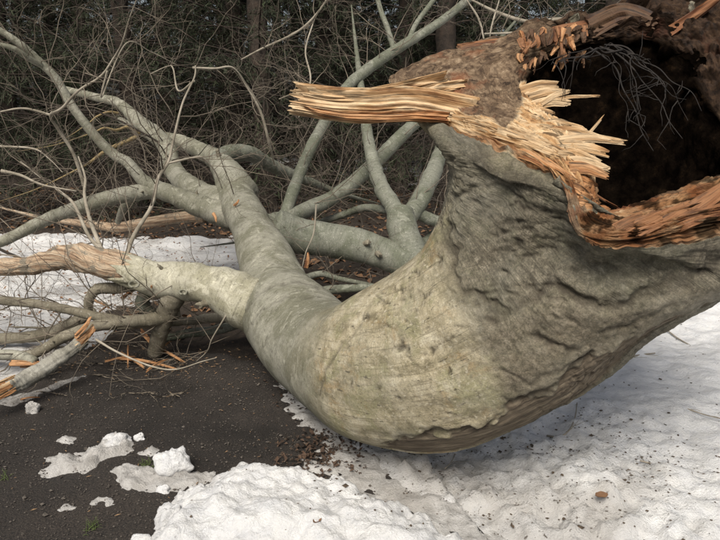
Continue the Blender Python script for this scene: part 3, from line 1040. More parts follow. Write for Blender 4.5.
disp += back * (SP > NB - .2) * (SP < NB + 3.5) * (.035 * fbm(TV * 9, 4, .65) - .03 * np.abs(fbm(TV * 14 + 7, 3, .6)))
brown = ((SP > NB + .02) * 1.0) * (1 - blond)
disp += (SP > NB + 3) * (SP < NB + 7.5) * .02 * fbm(TV * 9, 4, .6)
# the neck sinks behind a lip, the lower arm swells below it
nk0 = poly_sdf(px + wob, py + wob, [(440, 100), (575, 165), (592, 235), (760, 215), (760, 258), (655, 288), (604, 303), (560, 289), (520, 306), (490, 321), (468, 303), (452, 275), (444, 240), (447, 190)])
infl = face * bark * sstep(9.5, 10.5, SP) * sstep(NB - .15, NB - 1.4, SP)
disp -= .060 * infl * sstep(-2, 42, nk0)
disp += .016 * face * bark * np.exp(-(line_dist(px, py, [(455, 330), (490, 334), (530, 318), (565, 304), (605, 316), (660, 302), (720, 275)]) / 16) ** 2)
disp += .005 * sstep(7.4, 9, SP) * sstep(11.8, 10.5, SP) * bark * fbm(np.stack([np.cos(th) * 4.5, np.sin(th) * 4.5, SP * .28], -1) + 2, 3, .55)
# ragged bark edge: rim slides along the stem
edge = .55 * fbm(np.stack([np.cos(th) * 7, np.sin(th) * 7, 0 * th], -1), 4, .6)
TV2 = TV + NRM * disp[..., None]
rimw = np.exp(-((SP - NB) / .16) ** 2)
TV2 = TV2 + axis_out * (edge * rimw * .03)[..., None]
top_rag = np.exp(-((SP - NB - .5) / .8) ** 2) * sstep(.62, .72, TH) * sstep(.9, .85, TH)
TV2 = TV2 + np.array([0, 0, 1.0]) * (top_rag * .035 * fbm(np.stack([np.cos(th) * 9, np.sin(th) * 9, SP * .5], -1) + 5, 3))[..., None]
warm = sstep(6.6, 8.6, SP + .5 * fbm(TV * 2.6, 3)) * (.75 + .25 * fbm(TV * 5, 2)) * bark
fib = np.stack([np.broadcast_to(seglen[:, None], SP.shape), TH * 3.2, np.zeros_like(SP)], -1)
tz = (SP > NB - .1)[..., None]
fib = np.where(tz, np.stack([TH * 3.4, (SP - NB) * .11 + .02 * fbm(TV * 5, 2), np.full_like(SP, 4.0)], -1), fib)
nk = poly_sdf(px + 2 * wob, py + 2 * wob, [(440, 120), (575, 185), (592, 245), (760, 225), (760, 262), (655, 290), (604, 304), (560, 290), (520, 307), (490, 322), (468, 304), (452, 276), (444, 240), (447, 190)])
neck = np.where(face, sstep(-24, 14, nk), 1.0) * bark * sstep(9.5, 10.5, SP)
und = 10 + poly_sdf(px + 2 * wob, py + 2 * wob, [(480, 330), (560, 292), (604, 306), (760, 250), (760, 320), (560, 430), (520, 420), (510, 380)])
under = sstep(-14, 14, und) * bark * .9  # mask for the shade painted on the right underside
# fibres on the torn left face run sideways, towards the long splinter
zone = np.stack([blond, brown, rot_shade], -1)
orange_w = orange
zone[..., 0] = np.maximum(zone[..., 0], orange * .85)
ed = line_dist(wx, wy, [(q[0], q[1]) for q in OUT[:9]])
tone = np.maximum(sstep(9, 3, ed + 5 * fbm(TV * 16, 2)) * .75 * blond, orange * np.clip(.75 + .6 * fbm(TV * 12 + 3, 3), .2, 1))
tone = np.maximum(tone, sstep(168, 195, py + 6 * fbm(TV * 9, 2)) * blond * .8)
zone2 = np.stack([np.clip(warm, 0, 1), scar, np.clip(crack, 0, 1)], -1)
tf = grid_faces(NS, NT, True)
if flip_faces:
    tf = tf[:, ::-1]
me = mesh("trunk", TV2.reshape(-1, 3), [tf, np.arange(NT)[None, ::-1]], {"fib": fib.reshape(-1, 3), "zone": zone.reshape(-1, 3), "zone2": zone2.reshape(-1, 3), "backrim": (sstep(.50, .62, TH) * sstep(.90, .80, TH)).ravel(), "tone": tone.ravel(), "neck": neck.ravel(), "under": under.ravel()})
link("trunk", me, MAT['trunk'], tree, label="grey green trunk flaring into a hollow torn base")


def on_surface(qx, qy, smin=NB - .2, smax=NB + 3.5):
    """the trunk's own surface point met in that direction, nearest first"""
    X_, Y_, D_ = survey(TV2)
    ok = (SP > smin) & (SP < smax) & face
    q = np.where(ok, (X_ - qx) ** 2 + (Y_ - qy) ** 2, 1e9)
    k = np.unravel_index(np.argmin(q), q.shape)
    return TV2[k], NRM[k], D_[k]


def px_path(pts):
    return np.array([P(*q) for q in pts])


# the long splinter sticking out to the left
def big_splinter(name, pts, wid, thk, seed, **kw):
    me = shard_mesh(name, px_path(pts), wid, thk, UP, seed, **kw)
    return link(name, me, MAT['wood_orange' if seed == 6.7 else 'wood'], tree, label=kw.get('label'))


pal = dict(n=60, m=170, jag=.2, ridge=.18, taper=.12)
big_splinter("splinter", [(478, 116, 2.36), (440, 108, 2.37), (405, 104, 2.36), (370, 106, 2.34), (330, 104, 2.32), (286, 97, 2.30)], .050, .028, 3.3, **pal)
big_splinter("splinter", [(446, 78, 2.46), (420, 84, 2.41), (388, 91, 2.36), (345, 97, 2.32), (291, 90, 2.30)], .022, .03, 5.1, n=40, m=90, jag=.2, ridge=.2, taper=.35)
big_splinter("splinter", [(450, 118, 2.30), (420, 116, 2.31), (380, 117, 2.31), (335, 115, 2.31), (298, 107, 2.30)], .016, .022, 6.7, n=40, m=70, jag=.2, ridge=.2, taper=.4)
big_splinter("splinter", [(470, 84, 2.46), (440, 88, 2.42), (415, 92, 2.38), (385, 95, 2.35)], .018, .02, 8.1, n=30, m=60, jag=.3, ridge=.2, taper=.6)

# shards standing over the hollow: root end on the torn face, tip free
SH = [((505, 100), (603, 96), .006), ((500, 92), (560, 84), .016), ((506, 97), (566, 92), .016), ((510, 104), (572, 104), .014), ((512, 110), (556, 114), .013),
      ((505, 120), (592, 130), .016), ((510, 127), (606, 141), .017), ((520, 135), (628, 143), .014), ((515, 140), (612, 156), .017), ((525, 146), (602, 165), .018),
      ((535, 152), (612, 170), .014), ((545, 160), (610, 178), .016), ((552, 168), (598, 188), .016), ((558, 178), (592, 200), .015), ((563, 186), (600, 206), .013),
      ((570, 205), (602, 212), .014), ((578, 226), (628, 212), .016), ((590, 240), (660, 214), .020), ((600, 243), (690, 206), .022), ((620, 240), (722, 192), .022),
      ((640, 236), (730, 206), .018), ((588, 130), (602, 118), .004), ((530, 118), (580, 126), .012), ((522, 128), (574, 146), .012), ((500, 132), (560, 158), .014),
      ((470, 122), (528, 142), .014), ((450, 116), (505, 134), .013), ((492, 138), (560, 172), .012), ((535, 138), (590, 150), .012), ((660, 232), (740, 178), .02)]
SH2 = []
for a, b_, wd in SH:
    a = (a[0] + .35 * (b_[0] - a[0]), a[1] + .35 * (b_[1] - a[1]))
    SH2.append((a, b_, wd * .9, .5))
    for _ in range(1):
        jx, jy = random.gauss(0, 8), random.gauss(0, 4)
        q_ = random.uniform(.5, .95)
        SH2.append(((a[0] + jx, a[1] + jy), (a[0] + jx + (b_[0] - a[0]) * q_, a[1] + jy + (b_[1] - a[1]) * q_), wd * random.uniform(.35, .8), random.choice([.35, .5, .8])))
for _ in range(26):                       # long fibres lying on the torn face
    q_ = random.random()
    ax_, ay_ = 432 + 130 * q_ + random.gauss(0, 6), 112 + 42 * q_ ** 1.3 + random.uniform(-6, 16) * (.3 + q_)
    ll = random.uniform(28, 70)
    sl = .18 + .42 * q_ + random.gauss(0, .06)
    SH2.append(((ax_, ay_), (ax_ + ll, ay_ + ll * sl), random.uniform(.002, .005), .6))
for k, (a, b_, wd, tp) in enumerate(SH2):
    p0, n0, d0 = on_surface(*a)
    pe, ne, de = on_surface(*b_)
    over = math.hypot(survey(pe)[0] - b_[0], survey(pe)[1] - b_[1]) > 6 or de > d0 + .15
    d1 = d0 - .015 - .0003 * (b_[0] - a[0])
    p2 = P(b_[0], b_[1], d1) if over else pe + ne * .003
    if over:
        pm1, pm2 = p0 * .6 + p2 * .4 + n0 * .008, p0 * .3 + p2 * .7 + n0 * .006
    else:
        m1, k1, _d = on_surface(a[0] + (b_[0] - a[0]) * .35, a[1] + (b_[1] - a[1]) * .35)
        m2, k2, _d = on_surface(a[0] + (b_[0] - a[0]) * .7, a[1] + (b_[1] - a[1]) * .7)
        pm1, pm2 = m1 + k1 * .001, m2 + k2 * .002
    me = shard_mesh("splinter", np.array([p0 - n0 * .010, pm1, pm2, p2]), wd * 1.15, wd * .2, np.cross(p2 - p0, CP - p0), 20 + k * 1.37, n=18, m=34, jag=.4, ridge=.25, taper=tp)
    link("splinter", me, MAT['wood'] if b_[1] < 172 and b_[0] < 640 else MAT['wood_orange'] if b_[0] < 612 else MAT['wood_red'], tree)

# crumbling orange rot at the upper edge
for k in range(64):
    qx = random.uniform(519, 586)
    qy = 30 + random.uniform(0, 34) - (qx - 520) * .12
    dd = 2.56 + random.uniform(-.05, .06)
    p0 = P(qx, qy, dd)
    p2 = P(qx + random.uniform(-10, 6), qy + random.uniform(6, 18), dd - random.uniform(.0, .05))
    me = shard_mesh("rotten_chip", np.array([p0, (p0 + p2) / 2 + RNG.normal(size=3) * .006, p2]), random.uniform(.005, .013), random.uniform(.004, .009), RT, 70 + k * 2.1, n=8, m=10, jag=.5, ridge=.3, taper=.6)
    link("rotten_chip", me, random.choice([MAT['wood_orange'], MAT['wood_red'], MAT['weather']]), tree)

# ragged pieces along the upper rim and right wall of the hollow
for k, (a, m_, b_, wd, mt) in enumerate([
        ((585, 30, 2.66), (625, 14, 2.64), (668, 30, 2.58), .040, 'weather'), ((662, 36, 2.58), (690, 18, 2.55), (722, -6, 2.5), .022, 'wood_red'),
        ((530, 42, 2.66), (560, 30, 2.66), (600, 22, 2.66), .022, 'wood_red'),
        ((455, 50, 2.66), (490, 44, 2.66), (520, 40, 2.66), .016, 'wood_red')]):
    me = shard_mesh("rim_fragment", px_path([a, m_, b_]), wd, wd * .5, UP, 150 + k * 3.3, n=30, m=24, jag=.3, ridge=.3, taper=.35)
    link("rim_fragment", me, MAT[mt], tree)

# roots and fibres hanging into the hollow
rs0 = [(605, 45, 2.56), (612, 44, 2.55), (622, 50, 2.52), (590, 48, 2.57), (600, 47, 2.55)]
rend = [(668, 95), (690, 120), (640, 115), (650, 150), (660, 85), (628, 120), (575, 70), (560, 62), (548, 64), (680, 140), (700, 108), (645, 130)]
for k, e in enumerate(rend):
    a = rs0[k % 5]
    pts = []
    for q in np.linspace(0, 1, 7):
        pts.append(P(a[0] + (e[0] - a[0]) * q ** .8 + random.gauss(0, 2.5) * (q > 0), a[1] + (e[1] - a[1]) * q ** 1.4 + random.gauss(0, 2.5) * (q > 0), a[2] - .25 * q + random.gauss(0, .015)))
    r0 = random.uniform(.0015, .0045)
    me, pp, rr = limb_mesh("root", pts, np.linspace(r0, r0 * .3, 7), 8, .012, .08, k)
    link("root", me, MAT['root'], tree)
    N = 4
    ii = RNG.integers(10 if len(pp) > 20 else 2, len(pp) - 1, N)
    W = walk(pp[ii], RNG.normal(size=(N, 3)) + [0, 0, -.6], RNG.uniform(.05, .16, N), 6, .35, .1)
    V, fc, fb = batch_tube(W, np.linspace(.0022, .0008, 6)[None].repeat(N, 0), 4)
    o = bpy.data.objects[-1]
    link("root_hair", mesh("root_hair", V, fc, {"fib": fb}), MAT['root'], bpy.context.scene.objects[COL.objects[-1].name], kind="stuff")

# ------------------------------------------------------------------ limbs
SEEDS = []                       # (points, radii) where twigs may grow


def limb(name, pts, rpx, mat='limb', sides=20, label=None, grow=1.0, parent=None, bump_=.05, rag=0.0, streak=0.0):
    """pts (px,py,distance); rpx apparent half width, turned into metres at that distance"""
    p3 = px_path(pts)
    rad = [r_ * q[2] / F for r_, q in zip(rpx, pts)]
    q = pts[-1]
    if name != "shoot" and name != "limb_prop" and (name == "branch" or q[0] < 0 or q[0] > 720 or q[1] < 0):
        st_ = p3[-1] - p3[-2]                      # run on and taper out
        st_ = st_ / np.linalg.norm(st_) * (.35 + 9 * rad[-1])
        e1, e2 = p3[-1] + st_ + np.array([0, .02, .03]), p3[-1] + st_ * 1.9 + np.array([0, .06, .10])
        if e2[2] > .06:
            p3 = np.concatenate([p3, [e1, e2]])
            rad += [rad[-1] * .55, rad[-1] * .15]
    me, pp, rr = limb_mesh(name, p3, rad, sides, .014, bump_, len(SEEDS) * 1.7, True, rag, streak)
    o = link(name, me, MAT[mat], parent or tree, label=label)
    if grow:
        SEEDS.append((pp, rr, grow))
    return o


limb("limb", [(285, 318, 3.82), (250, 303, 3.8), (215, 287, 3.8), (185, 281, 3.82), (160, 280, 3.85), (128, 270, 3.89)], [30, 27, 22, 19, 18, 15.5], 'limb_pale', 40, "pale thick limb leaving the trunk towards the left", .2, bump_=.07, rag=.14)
limb("limb", [(142, 275, 3.87), (125, 268, 3.9), (100, 262, 3.92), (70, 257, 3.95), (45, 262, 3.98), (15, 267, 4.0), (-60, 266, 4.05)], [13, 15, 14.5, 12, 10, 9, 7], 'limb_peeled', 40, "brown limb end with its bark peeled off", .3, bump_=.075, streak=.9)
limb("limb_prop", [(178, 284, 3.83), (172, 300, 3.86), (166, 314, 3.90), (160, 332, 3.96), (155, 353, 4.06)], [13, 11.5, 10, 8, 8], 'limb_brown', 20, "short knobbly limb propped on the ground under the pale limb", 0, bump_=.06)
limb("branch", [(178, 311, 3.93), (160, 318, 3.88), (140, 321, 3.82), (118, 322, 3.76), (88, 328, 3.74), (62, 338, 3.72), (42, 350, 3.72), (20, 356, 3.74), (-40, 352, 3.8)], [7, 7, 6.5, 6, 5.5, 5.5, 5, 5, 4.5], 'limb_brown', 16, None, 1.6)
limb("branch", [(177, 314, 3.98), (155, 322, 3.92), (130, 322, 3.88), (100, 317, 3.86), (60, 308, 3.88), (20, 302, 3.9), (-60, 296, 4.0)], [5.5, 6, 5.5, 5, 4.5, 4.5, 4], 'limb_brown', 14, None, 1.8)
limb("branch", [(135, 285, 3.95), (115, 288, 3.98), (98, 289, 4.0), (90, 297, 4.0), (88, 310, 4.02)], [6, 6, 5.5, 5, 4.5], 'limb_brown', 14, None, .4)
limb("branch", [(95, 310, 4.2), (75, 322, 4.15), (45, 334, 4.1), (10, 338, 4.1), (-60, 336, 4.15)], [4, 6, 6, 5.5, 5], 'limb_brown', 14, None, 1.8)
limb("branch", [(148, 290, 3.95), (142, 302, 4.0), (150, 312, 4.05), (165, 318, 4.1)], [7, 7, 6, 6], 'limb_far', 14, None, .2)
limb("branch", [(262, 318, 4.2), (235, 318, 4.2), (210, 318, 4.2), (180, 322, 4.2)], [5, 5, 5, 4], 'limb_brown', 14, None, 1.8)
limb("branch", [(245, 322, 4.3), (215, 330, 4.3), (185, 334, 4.25), (150, 342, 4.2)], [5, 5, 4.5, 3], 'limb_far', 12, None, .5)

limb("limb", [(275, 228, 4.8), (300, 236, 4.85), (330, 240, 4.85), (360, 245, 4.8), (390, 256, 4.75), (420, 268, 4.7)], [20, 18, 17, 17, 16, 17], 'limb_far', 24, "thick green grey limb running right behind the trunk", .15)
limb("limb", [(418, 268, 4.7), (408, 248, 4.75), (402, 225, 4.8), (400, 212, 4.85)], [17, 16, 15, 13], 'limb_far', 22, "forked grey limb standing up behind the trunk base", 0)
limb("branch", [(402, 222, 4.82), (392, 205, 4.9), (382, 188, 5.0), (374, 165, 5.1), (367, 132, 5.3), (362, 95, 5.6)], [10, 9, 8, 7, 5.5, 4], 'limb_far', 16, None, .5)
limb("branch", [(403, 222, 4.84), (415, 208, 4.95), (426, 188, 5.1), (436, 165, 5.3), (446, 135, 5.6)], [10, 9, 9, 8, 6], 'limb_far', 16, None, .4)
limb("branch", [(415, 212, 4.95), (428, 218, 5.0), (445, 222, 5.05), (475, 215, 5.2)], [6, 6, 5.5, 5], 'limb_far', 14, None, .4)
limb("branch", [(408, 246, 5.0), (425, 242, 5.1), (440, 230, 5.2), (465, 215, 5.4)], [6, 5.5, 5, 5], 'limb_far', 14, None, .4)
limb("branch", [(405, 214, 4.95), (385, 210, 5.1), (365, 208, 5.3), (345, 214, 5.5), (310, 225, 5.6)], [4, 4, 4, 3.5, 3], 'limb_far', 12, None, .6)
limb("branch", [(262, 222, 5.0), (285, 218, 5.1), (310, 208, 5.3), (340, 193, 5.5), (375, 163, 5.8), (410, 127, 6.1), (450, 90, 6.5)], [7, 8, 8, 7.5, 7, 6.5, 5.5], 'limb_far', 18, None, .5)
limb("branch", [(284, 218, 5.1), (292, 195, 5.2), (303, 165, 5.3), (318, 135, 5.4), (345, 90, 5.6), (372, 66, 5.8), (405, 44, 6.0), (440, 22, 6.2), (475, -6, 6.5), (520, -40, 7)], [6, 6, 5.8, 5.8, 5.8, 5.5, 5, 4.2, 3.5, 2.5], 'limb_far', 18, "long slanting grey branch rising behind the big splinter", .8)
limb("branch", [(394, 50, 5.95), (388, 30, 6.0), (380, 8, 6.1), (370, -30, 6.2)], [3, 2.8, 2.6, 2], 'limb_far', 12, None, .8)
limb("branch", [(408, 42, 6.0), (416, 24, 6.1), (432, 2, 6.2), (455, -30, 6.3)], [2.6, 2.5, 2.4, 2], 'limb_far', 12, None, .8)

limb("limb", [(250, 215, 5.1), (225, 205, 5.3), (192, 188, 5.5), (173, 170, 5.7), (167, 148, 5.9), (152, 132, 6.1), (138, 121, 6.3), (118, 103, 6.5), (95, 97, 6.8), (60, 88, 7.2)], [17, 14.5, 11, 9.5, 9, 8, 7, 5, 4, 3], 'limb', 22, "bent grey limb climbing back left from the crown fork", .5)
limb("limb", [(240, 195, 5.3), (230, 178, 5.5), (219, 162, 5.75), (203, 152, 5.95), (178, 141, 6.2), (150, 135, 6.6), (120, 120, 7.2)], [20, 15.5, 11, 8.5, 7, 5, 3], 'limb', 22, "grey limb forking left behind the bent limb", .5)
limb("branch", [(218, 160, 5.7), (232, 153, 5.9), (250, 154, 6.1), (268, 164, 6.4), (300, 178, 6.8)], [9, 9, 8, 7, 5], 'limb_far', 16, None, .6)
limb("limb", [(235, 218, 5.2), (205, 208, 5.2), (183, 199, 5.2), (160, 190, 5.2), (143, 180, 5.2), (128, 163, 5.2), (112, 153, 5.2), (90, 130, 5.15), (70, 103, 5.1), (57, 80, 5.05), (42, 64, 5.0), (20, 44, 4.9), (-10, 24, 4.8), (-60, -10, 4.7)], [14, 12, 10, 8.5, 6.5, 5.5, 5, 4.6, 4.4, 4.2, 4, 3.6, 3, 2.4], 'limb', 20, "long grey limb sweeping up to the upper left corner", .8)
limb("limb", [(160, 190, 5.2), (140, 192, 5.2), (115, 197, 5.15), (83, 206, 5.1), (55, 216, 5.0), (35, 225, 4.9), (0, 242, 4.8), (-60, 262, 4.7)], [8, 8, 7.8, 7.2, 6.6, 6, 5.5, 4.5], 'limb', 20, "grey limb dipping left to the frame edge above the snow", .6)
limb("branch", [(43, 66, 5.0), (28, 58, 4.9), (12, 48, 4.8), (-20, 40, 4.7)], [3, 3, 2.8, 2], 'limb', 12, None, .8)
limb("branch", [(205, 218, 5.6), (185, 217, 5.7), (150, 222, 5.8), (120, 227, 5.9), (95, 225, 6.0)], [5, 5.5, 5.5, 5, 4], 'limb_peeled', 14, None, .3)
limb("branch", [(143, 185, 5.25), (125, 205, 5.4), (118, 222, 5.6)], [5, 4, 3], 'limb', 12, None, .5)

MAT['limb_sun_tint'] = mat_beech("branch_bark_sun_tint", light=(.33, .25, .12), green=(.26, .19, .09), dark=(.12, .08, .04))  # golden sunlight on thin branches, painted into their bark colour
limb("branch", [(140, 133, 6.2), (128, 127, 6.1), (116, 130, 6.0), (104, 128, 5.9), (92, 133, 5.8)], [1.7, 1.5, 1.3, 1, .7], 'limb_sun_tint', 10, "thin branch among the crown twigs with golden sunlight painted into its colour", .3)
limb("branch", [(138, 136, 6.2), (122, 143, 6.1), (105, 151, 6.0), (90, 162, 5.9), (76, 170, 5.8)], [2, 1.9, 1.6, 1.2, .8], 'limb_sun_tint', 10, None, .3)
limb("branch", [(118, 113, 6.2), (108, 112, 6.1), (96, 117, 6.0), (90, 122, 5.9)], [1.2, 1.1, .9, .7], 'limb_sun_tint', 8, None, .3)
limb("branch", [(300, 297, 4.6), (330, 290, 4.65), (360, 288, 4.7), (395, 285, 4.75)], [4, 4.5, 4, 3], 'limb_far', 12, None, .3)
limb("branch", [(296, 282, 4.7), (320, 274, 4.8), (345, 280, 4.85)], [3, 3.5, 2.5], 'limb_far', 12, None, .3)
# thin bare shoots
thin = [
    ([(127, 256, 3.9), (138, 235, 3.9), (150, 205, 3.95), (160, 180, 4.0), (170, 160, 4.0), (173, 140, 4.0), (183, 103, 4.0), (193, 80, 4.0), (195, 68, 4.0)], 2.6),
    ([(195, 69, 4.0), (215, 68, 4.05), (233, 69, 4.1), (245, 85, 4.2), (262, 108, 4.3)], 1.4),
    ([(193, 80, 4.0), (178, 90, 4.1), (176, 70, 4.15), (165, 66, 4.2), (150, 75, 4.3)], 1.2),
    ([(84, 190, 5.0), (75, 155, 4.9), (60, 130, 4.8), (50, 115, 4.7), (62, 107, 4.6), (80, 92, 4.5), (100, 76, 4.45), (112, 60, 4.4), (122, 42, 4.3), (130, 20, 4.2), (140, -5, 4.1)], 2.1),
    ([(50, 115, 4.7), (25, 110, 4.7), (0, 112, 4.7), (-30, 118, 4.7)], 1.4),
    ([(108, 70, 4.4), (101, 98, 4.5), (125, 45, 4.6), (150, 52, 4.8), (178, 64, 5.0)], 1.0),
    ([(106, 252, 4.3), (90, 238, 4.35), (73, 206, 4.42), (60, 192, 4.5), (40, 176, 4.6), (20, 160, 4.7)], 2.4),
    ([(104, 254, 4.3), (95, 222, 4.4), (85, 196, 4.5), (82, 178, 4.6), (76, 156, 4.7)], 2.8),
    ([(0, 148, 4.6), (35, 150, 4.6), (50, 160, 4.6), (62, 172, 4.6)], 1.2),
    ([(168, 163, 4.0), (190, 158, 4.05), (203, 157, 4.1), (212, 170, 4.2), (220, 190, 4.3)], 1.3),
    ([(0, 170, 4.4), (20, 176, 4.4), (45, 185, 4.4), (75, 192, 4.4)], 2.0),
    ([(231, 306, 3.68), (224, 320, 3.70), (214, 338, 3.76), (207, 350, 3.84), (197, 362, 3.95)], 1.1),
    ([(95, 340, 3.5), (120, 352, 3.45), (150, 366, 3.4), (175, 368, 3.4), (200, 362, 3.45), (216, 358, 3.5)], 1.3),
    ([(240, 60, 5.5), (262, 48, 5.4), (300, 30, 5.3), (325, 2, 5.2), (335, -20, 5.1)], 1.2),
    ([(240, 72, 4.6), (262, 110, 4.7), (270, 140, 4.8), (278, 165, 5.0)], 1.5),
    ([(300, 120, 4.5), (312, 80, 4.6), (305, 50, 4.7), (315, 20, 4.8)], .9),
    ([(316, 205, 4.6), (312, 235, 4.6), (305, 252, 4.6), (303, 270, 4.6)], .9),
    ([(585, 22, 5.0), (560, 18, 5.1), (530, 22, 5.2), (500, 10, 5.3), (470, -2, 5.4)], 2.0),
    ([(545, 20, 5.1), (590, 15, 5.1), (630, 2, 5.1), (660, -10, 5.2)], 1.6),
    ([(486, 34, 5.0), (510, 33, 5.0), (540, 34, 5.1), (570, 30, 5.2)], 1.3),
    ([(655, 14, 4.0), (675, 12, 4.0), (700, 8, 4.05), (740, 0, 4.1)], 2.2),
    ([(490, 40, 5.0), (494, 20, 5.1), (500, -8, 5.2)], .9),
    ([(466, 0, 5.2), (478, 20, 5.2), (485, 40, 5.2)], 1.2),
    ([(280, 100, 6.0), (300, 92, 5.9), (312, 84, 5.8)], 1.0),
]
free = {13, 14, 15, 17, 18, 19, 20, 21, 22, 23}
for k, (pts, r_) in enumerate(thin):
    n_ = len(pts)
    q_ = np.linspace(0, 1, n_)
    prof = (1 - .75 * q_) if k not in free else .3 + .7 * np.sin(math.pi * (q_ * .8 + .1))
    pts = [(a_ + random.gauss(0, 1.2), b_ + random.gauss(0, 1.2), c_) for a_, b_, c_ in pts]
    limb("shoot", pts, list(r_ * .85 * prof + .15), 'twig', 8, None, 0 if pts[0][1] > 320 else 1.3, bump_=.06)

# broken-off stub wounds: fresh splits on the crown fork
for k, (a, b_, wd) in enumerate([((234, 206, 4.84), (239, 199, 4.82), .010), ((213, 213, 5.02), (216, 223, 5.0), .012), ((306, 268, 4.4), (308, 252, 4.38), .014)]):
    me = shard_mesh("split_wound", px_path([a, ((a[0] + b_[0]) / 2 + 1, (a[1] + b_[1]) / 2, a[2] - .02), b_]), wd, wd * .5, RT, 300 + k, n=14, m=14, jag=.3)
    link("split_wound", me, MAT['wood_orange'], tree)

# knots on the pale limb
for k, (qx, qy, rr_) in enumerate([(203, 279, 5), (183, 292, 4.5), (226, 296, 5), (134, 284, 6)]):
    c = P(qx, qy, 3.66)
    t_ = np.linspace(0, 2 * math.pi, 25)[:-1]
    ringp = np.array([P(qx + rr_ * .8 * math.cos(a), qy + rr_ * .55 * math.sin(a), 3.712) for a in t_])
    Pt = np.concatenate([ringp, ringp[:1]])[None]
    V, fc, fb = batch_tube(Pt, np.full((1, 25), .0065), 8, False)
    link("knot", mesh("knot", V, fc, {"fib": fb}), MAT['limb'], tree)

# snapped side-twig stubs
for k in range(26):
    pp, rr, g = SEEDS[random.choice([i_ for i_, q in enumerate(SEEDS) if q[1].max() > .03])]
    i_ = random.randrange(3, len(pp) - 3)
    T = nrm(pp[i_ + 1] - pp[i_ - 1])
    sd_ = nrm(np.cross(T, nrm(RNG.normal(size=3))) + np.array([0, -.3, .3]))
    sd_ = nrm(sd_ + .5 * T)
    r_ = rr[i_] * random.uniform(.10, .19)
    p0 = pp[i_] + sd_ * rr[i_] * .6
    l_ = rr[i_] * .5 + random.uniform(.01, .05)
    me, _a, _b = limb_mesh("stub", np.array([p0, p0 + sd_ * l_ * .5, p0 + sd_ * l_ + RNG.normal(size=3) * .004]), [r_ * 1.8, r_ * 1.1, r_ * .8], 12, .006, .12, k * 3.1, False, .03)
    link("stub", me, MAT['limb_brown'], tree)

# fine twigs growing from every limb
tw_pts, tw_r = [], []
S_, D_, L_, R_ = [], [], [], []
for pp, rr, g in SEEDS:
    L = np.linalg.norm(np.diff(pp, axis=0), axis=1).sum()
    n_ = int(L * 6.5 * g) + 1
    ii = RNG.integers(1, len(pp) - 1, n_)
    T = nrm(pp[np.minimum(ii + 1, len(pp) - 1)] - pp[ii - 1])
    S_.append(pp[ii])
    D_.append(side_dirs(T, RNG.uniform(.5, 1.3, n_)) + np.array([-.1, .1, .35]))
    L_.append(RNG.uniform(.25, 1.0, n_))
    R_.append(np.minimum(rr[ii] * .5, RNG.uniform(.0022, .0050, n_)))
S_, D_, L_, R_ = map(np.concatenate, (S_, D_, L_, R_))


def twig_system(S, D, L, Rr, levels=(4, 2), K=9, wig=.22, up=.03):
    VV, FF, BB, off = [], [], [], 0
    for lv in range(len(levels) + 1):
        W = walk(S, D, L, K, wig, 0.02 * lv, up)
        rad = Rr[:, None] * np.linspace(1, .35, K)[None]
        V, fc, fb = batch_tube(W, rad, 4 if lv == 0 else 3, lv == 0)
        VV.append(V)
        BB.append(fb)
        FF += [f + off for f in fc]
        off += len(V)
        if lv == len(levels):
            break
        n_ = len(S) * levels[lv]
        par = RNG.integers(0, len(S), n_)
        kk = RNG.integers(2, K, n_)
        T = nrm(W[par, kk] - W[par, kk - 1])
        S = W[par, kk]
        D = side_dirs(T, RNG.uniform(.35, 1.1, n_))
        L = L[par] * RNG.uniform(.25, .6, n_)
        Rr = np.maximum(rad[par, kk] * .62, .0009)
    return np.concatenate(VV), FF, np.concatenate(BB)


ok = S_[:, 1] > 3.0
V, FF, BB = twig_system(S_[ok], D_[ok], L_[ok], R_[ok])
V[:, 2] = np.maximum(V[:, 2], .012 + .01 * RNG.uniform(size=len(V)))
link("twigs", mesh("twigs", V, FF, {"fib": BB}), MAT['twig_mid'], tree, kind="stuff")

# crown wreckage lying deeper in: many bare branches of the same tree
n_ = 36
S = np.stack([RNG.uniform(-4.5, 1.6, n_), RNG.uniform(5.6, 9.0, n_), RNG.uniform(.0, .7, n_)], -1)
D = np.stack([RNG.normal(-.3, .8, n_), RNG.normal(.3, .5, n_), RNG.normal(.2, .3, n_)], -1)
V, FF, BB = twig_system(S, D, RNG.uniform(1.0, 2.6, n_), RNG.uniform(.006, .016, n_), (6, 4), 12, .16, -.01)
link("crown_wreckage", mesh("crown_wreckage", V, FF, {"fib": BB}), MAT['twig_dark'], tree, kind="stuff")

# ------------------------------------------------------------------ broken log on the left
log = link("broken_log", None, label="short grey broken log with splintered ends beside the road", cat="log")
lp = [(6, 390, 3.32), (25, 380, 3.40), (48, 366, 3.50), (68, 353, 3.58), (82, 342, 3.64)]
me, pp, rr = limb_mesh("log_body", px_path(lp), [.036, .042, .040, .038, .033], 40, .006, .10, 55.0, False, .04, .6)
link("log_body", me, MAT['log'], log)
for k in range(16):
    e = pp[0] if k < 9 else pp[-1]
    o_ = (pp[0] - pp[3]) if k < 9 else (pp[-1] - pp[-4])
    o_ = nrm(o_)
    j_ = RNG.normal(size=3) * .02 + (np.array([0, -.01, .016]) if k < 9 else np.array([0, -.02, .012]))
    l_ = random.uniform(.08, .20) if k < 9 else random.uniform(.05, .09)
    me = shard_mesh("splintered_end", np.array([e - o_ * .05 + j_, e + o_ * l_ * .5 + j_ * 1.3, e + o_ * l_ + j_ * 1.6 + [0, 0, .01]]), random.uniform(.008, .016), random.uniform(.005, .009), UP, 400 + k * 1.9, n=16, m=14, jag=.45, ridge=.25, taper=.5)
    link("splintered_end", me, MAT['wood'] if k % 2 else MAT['wood_orange'], log)

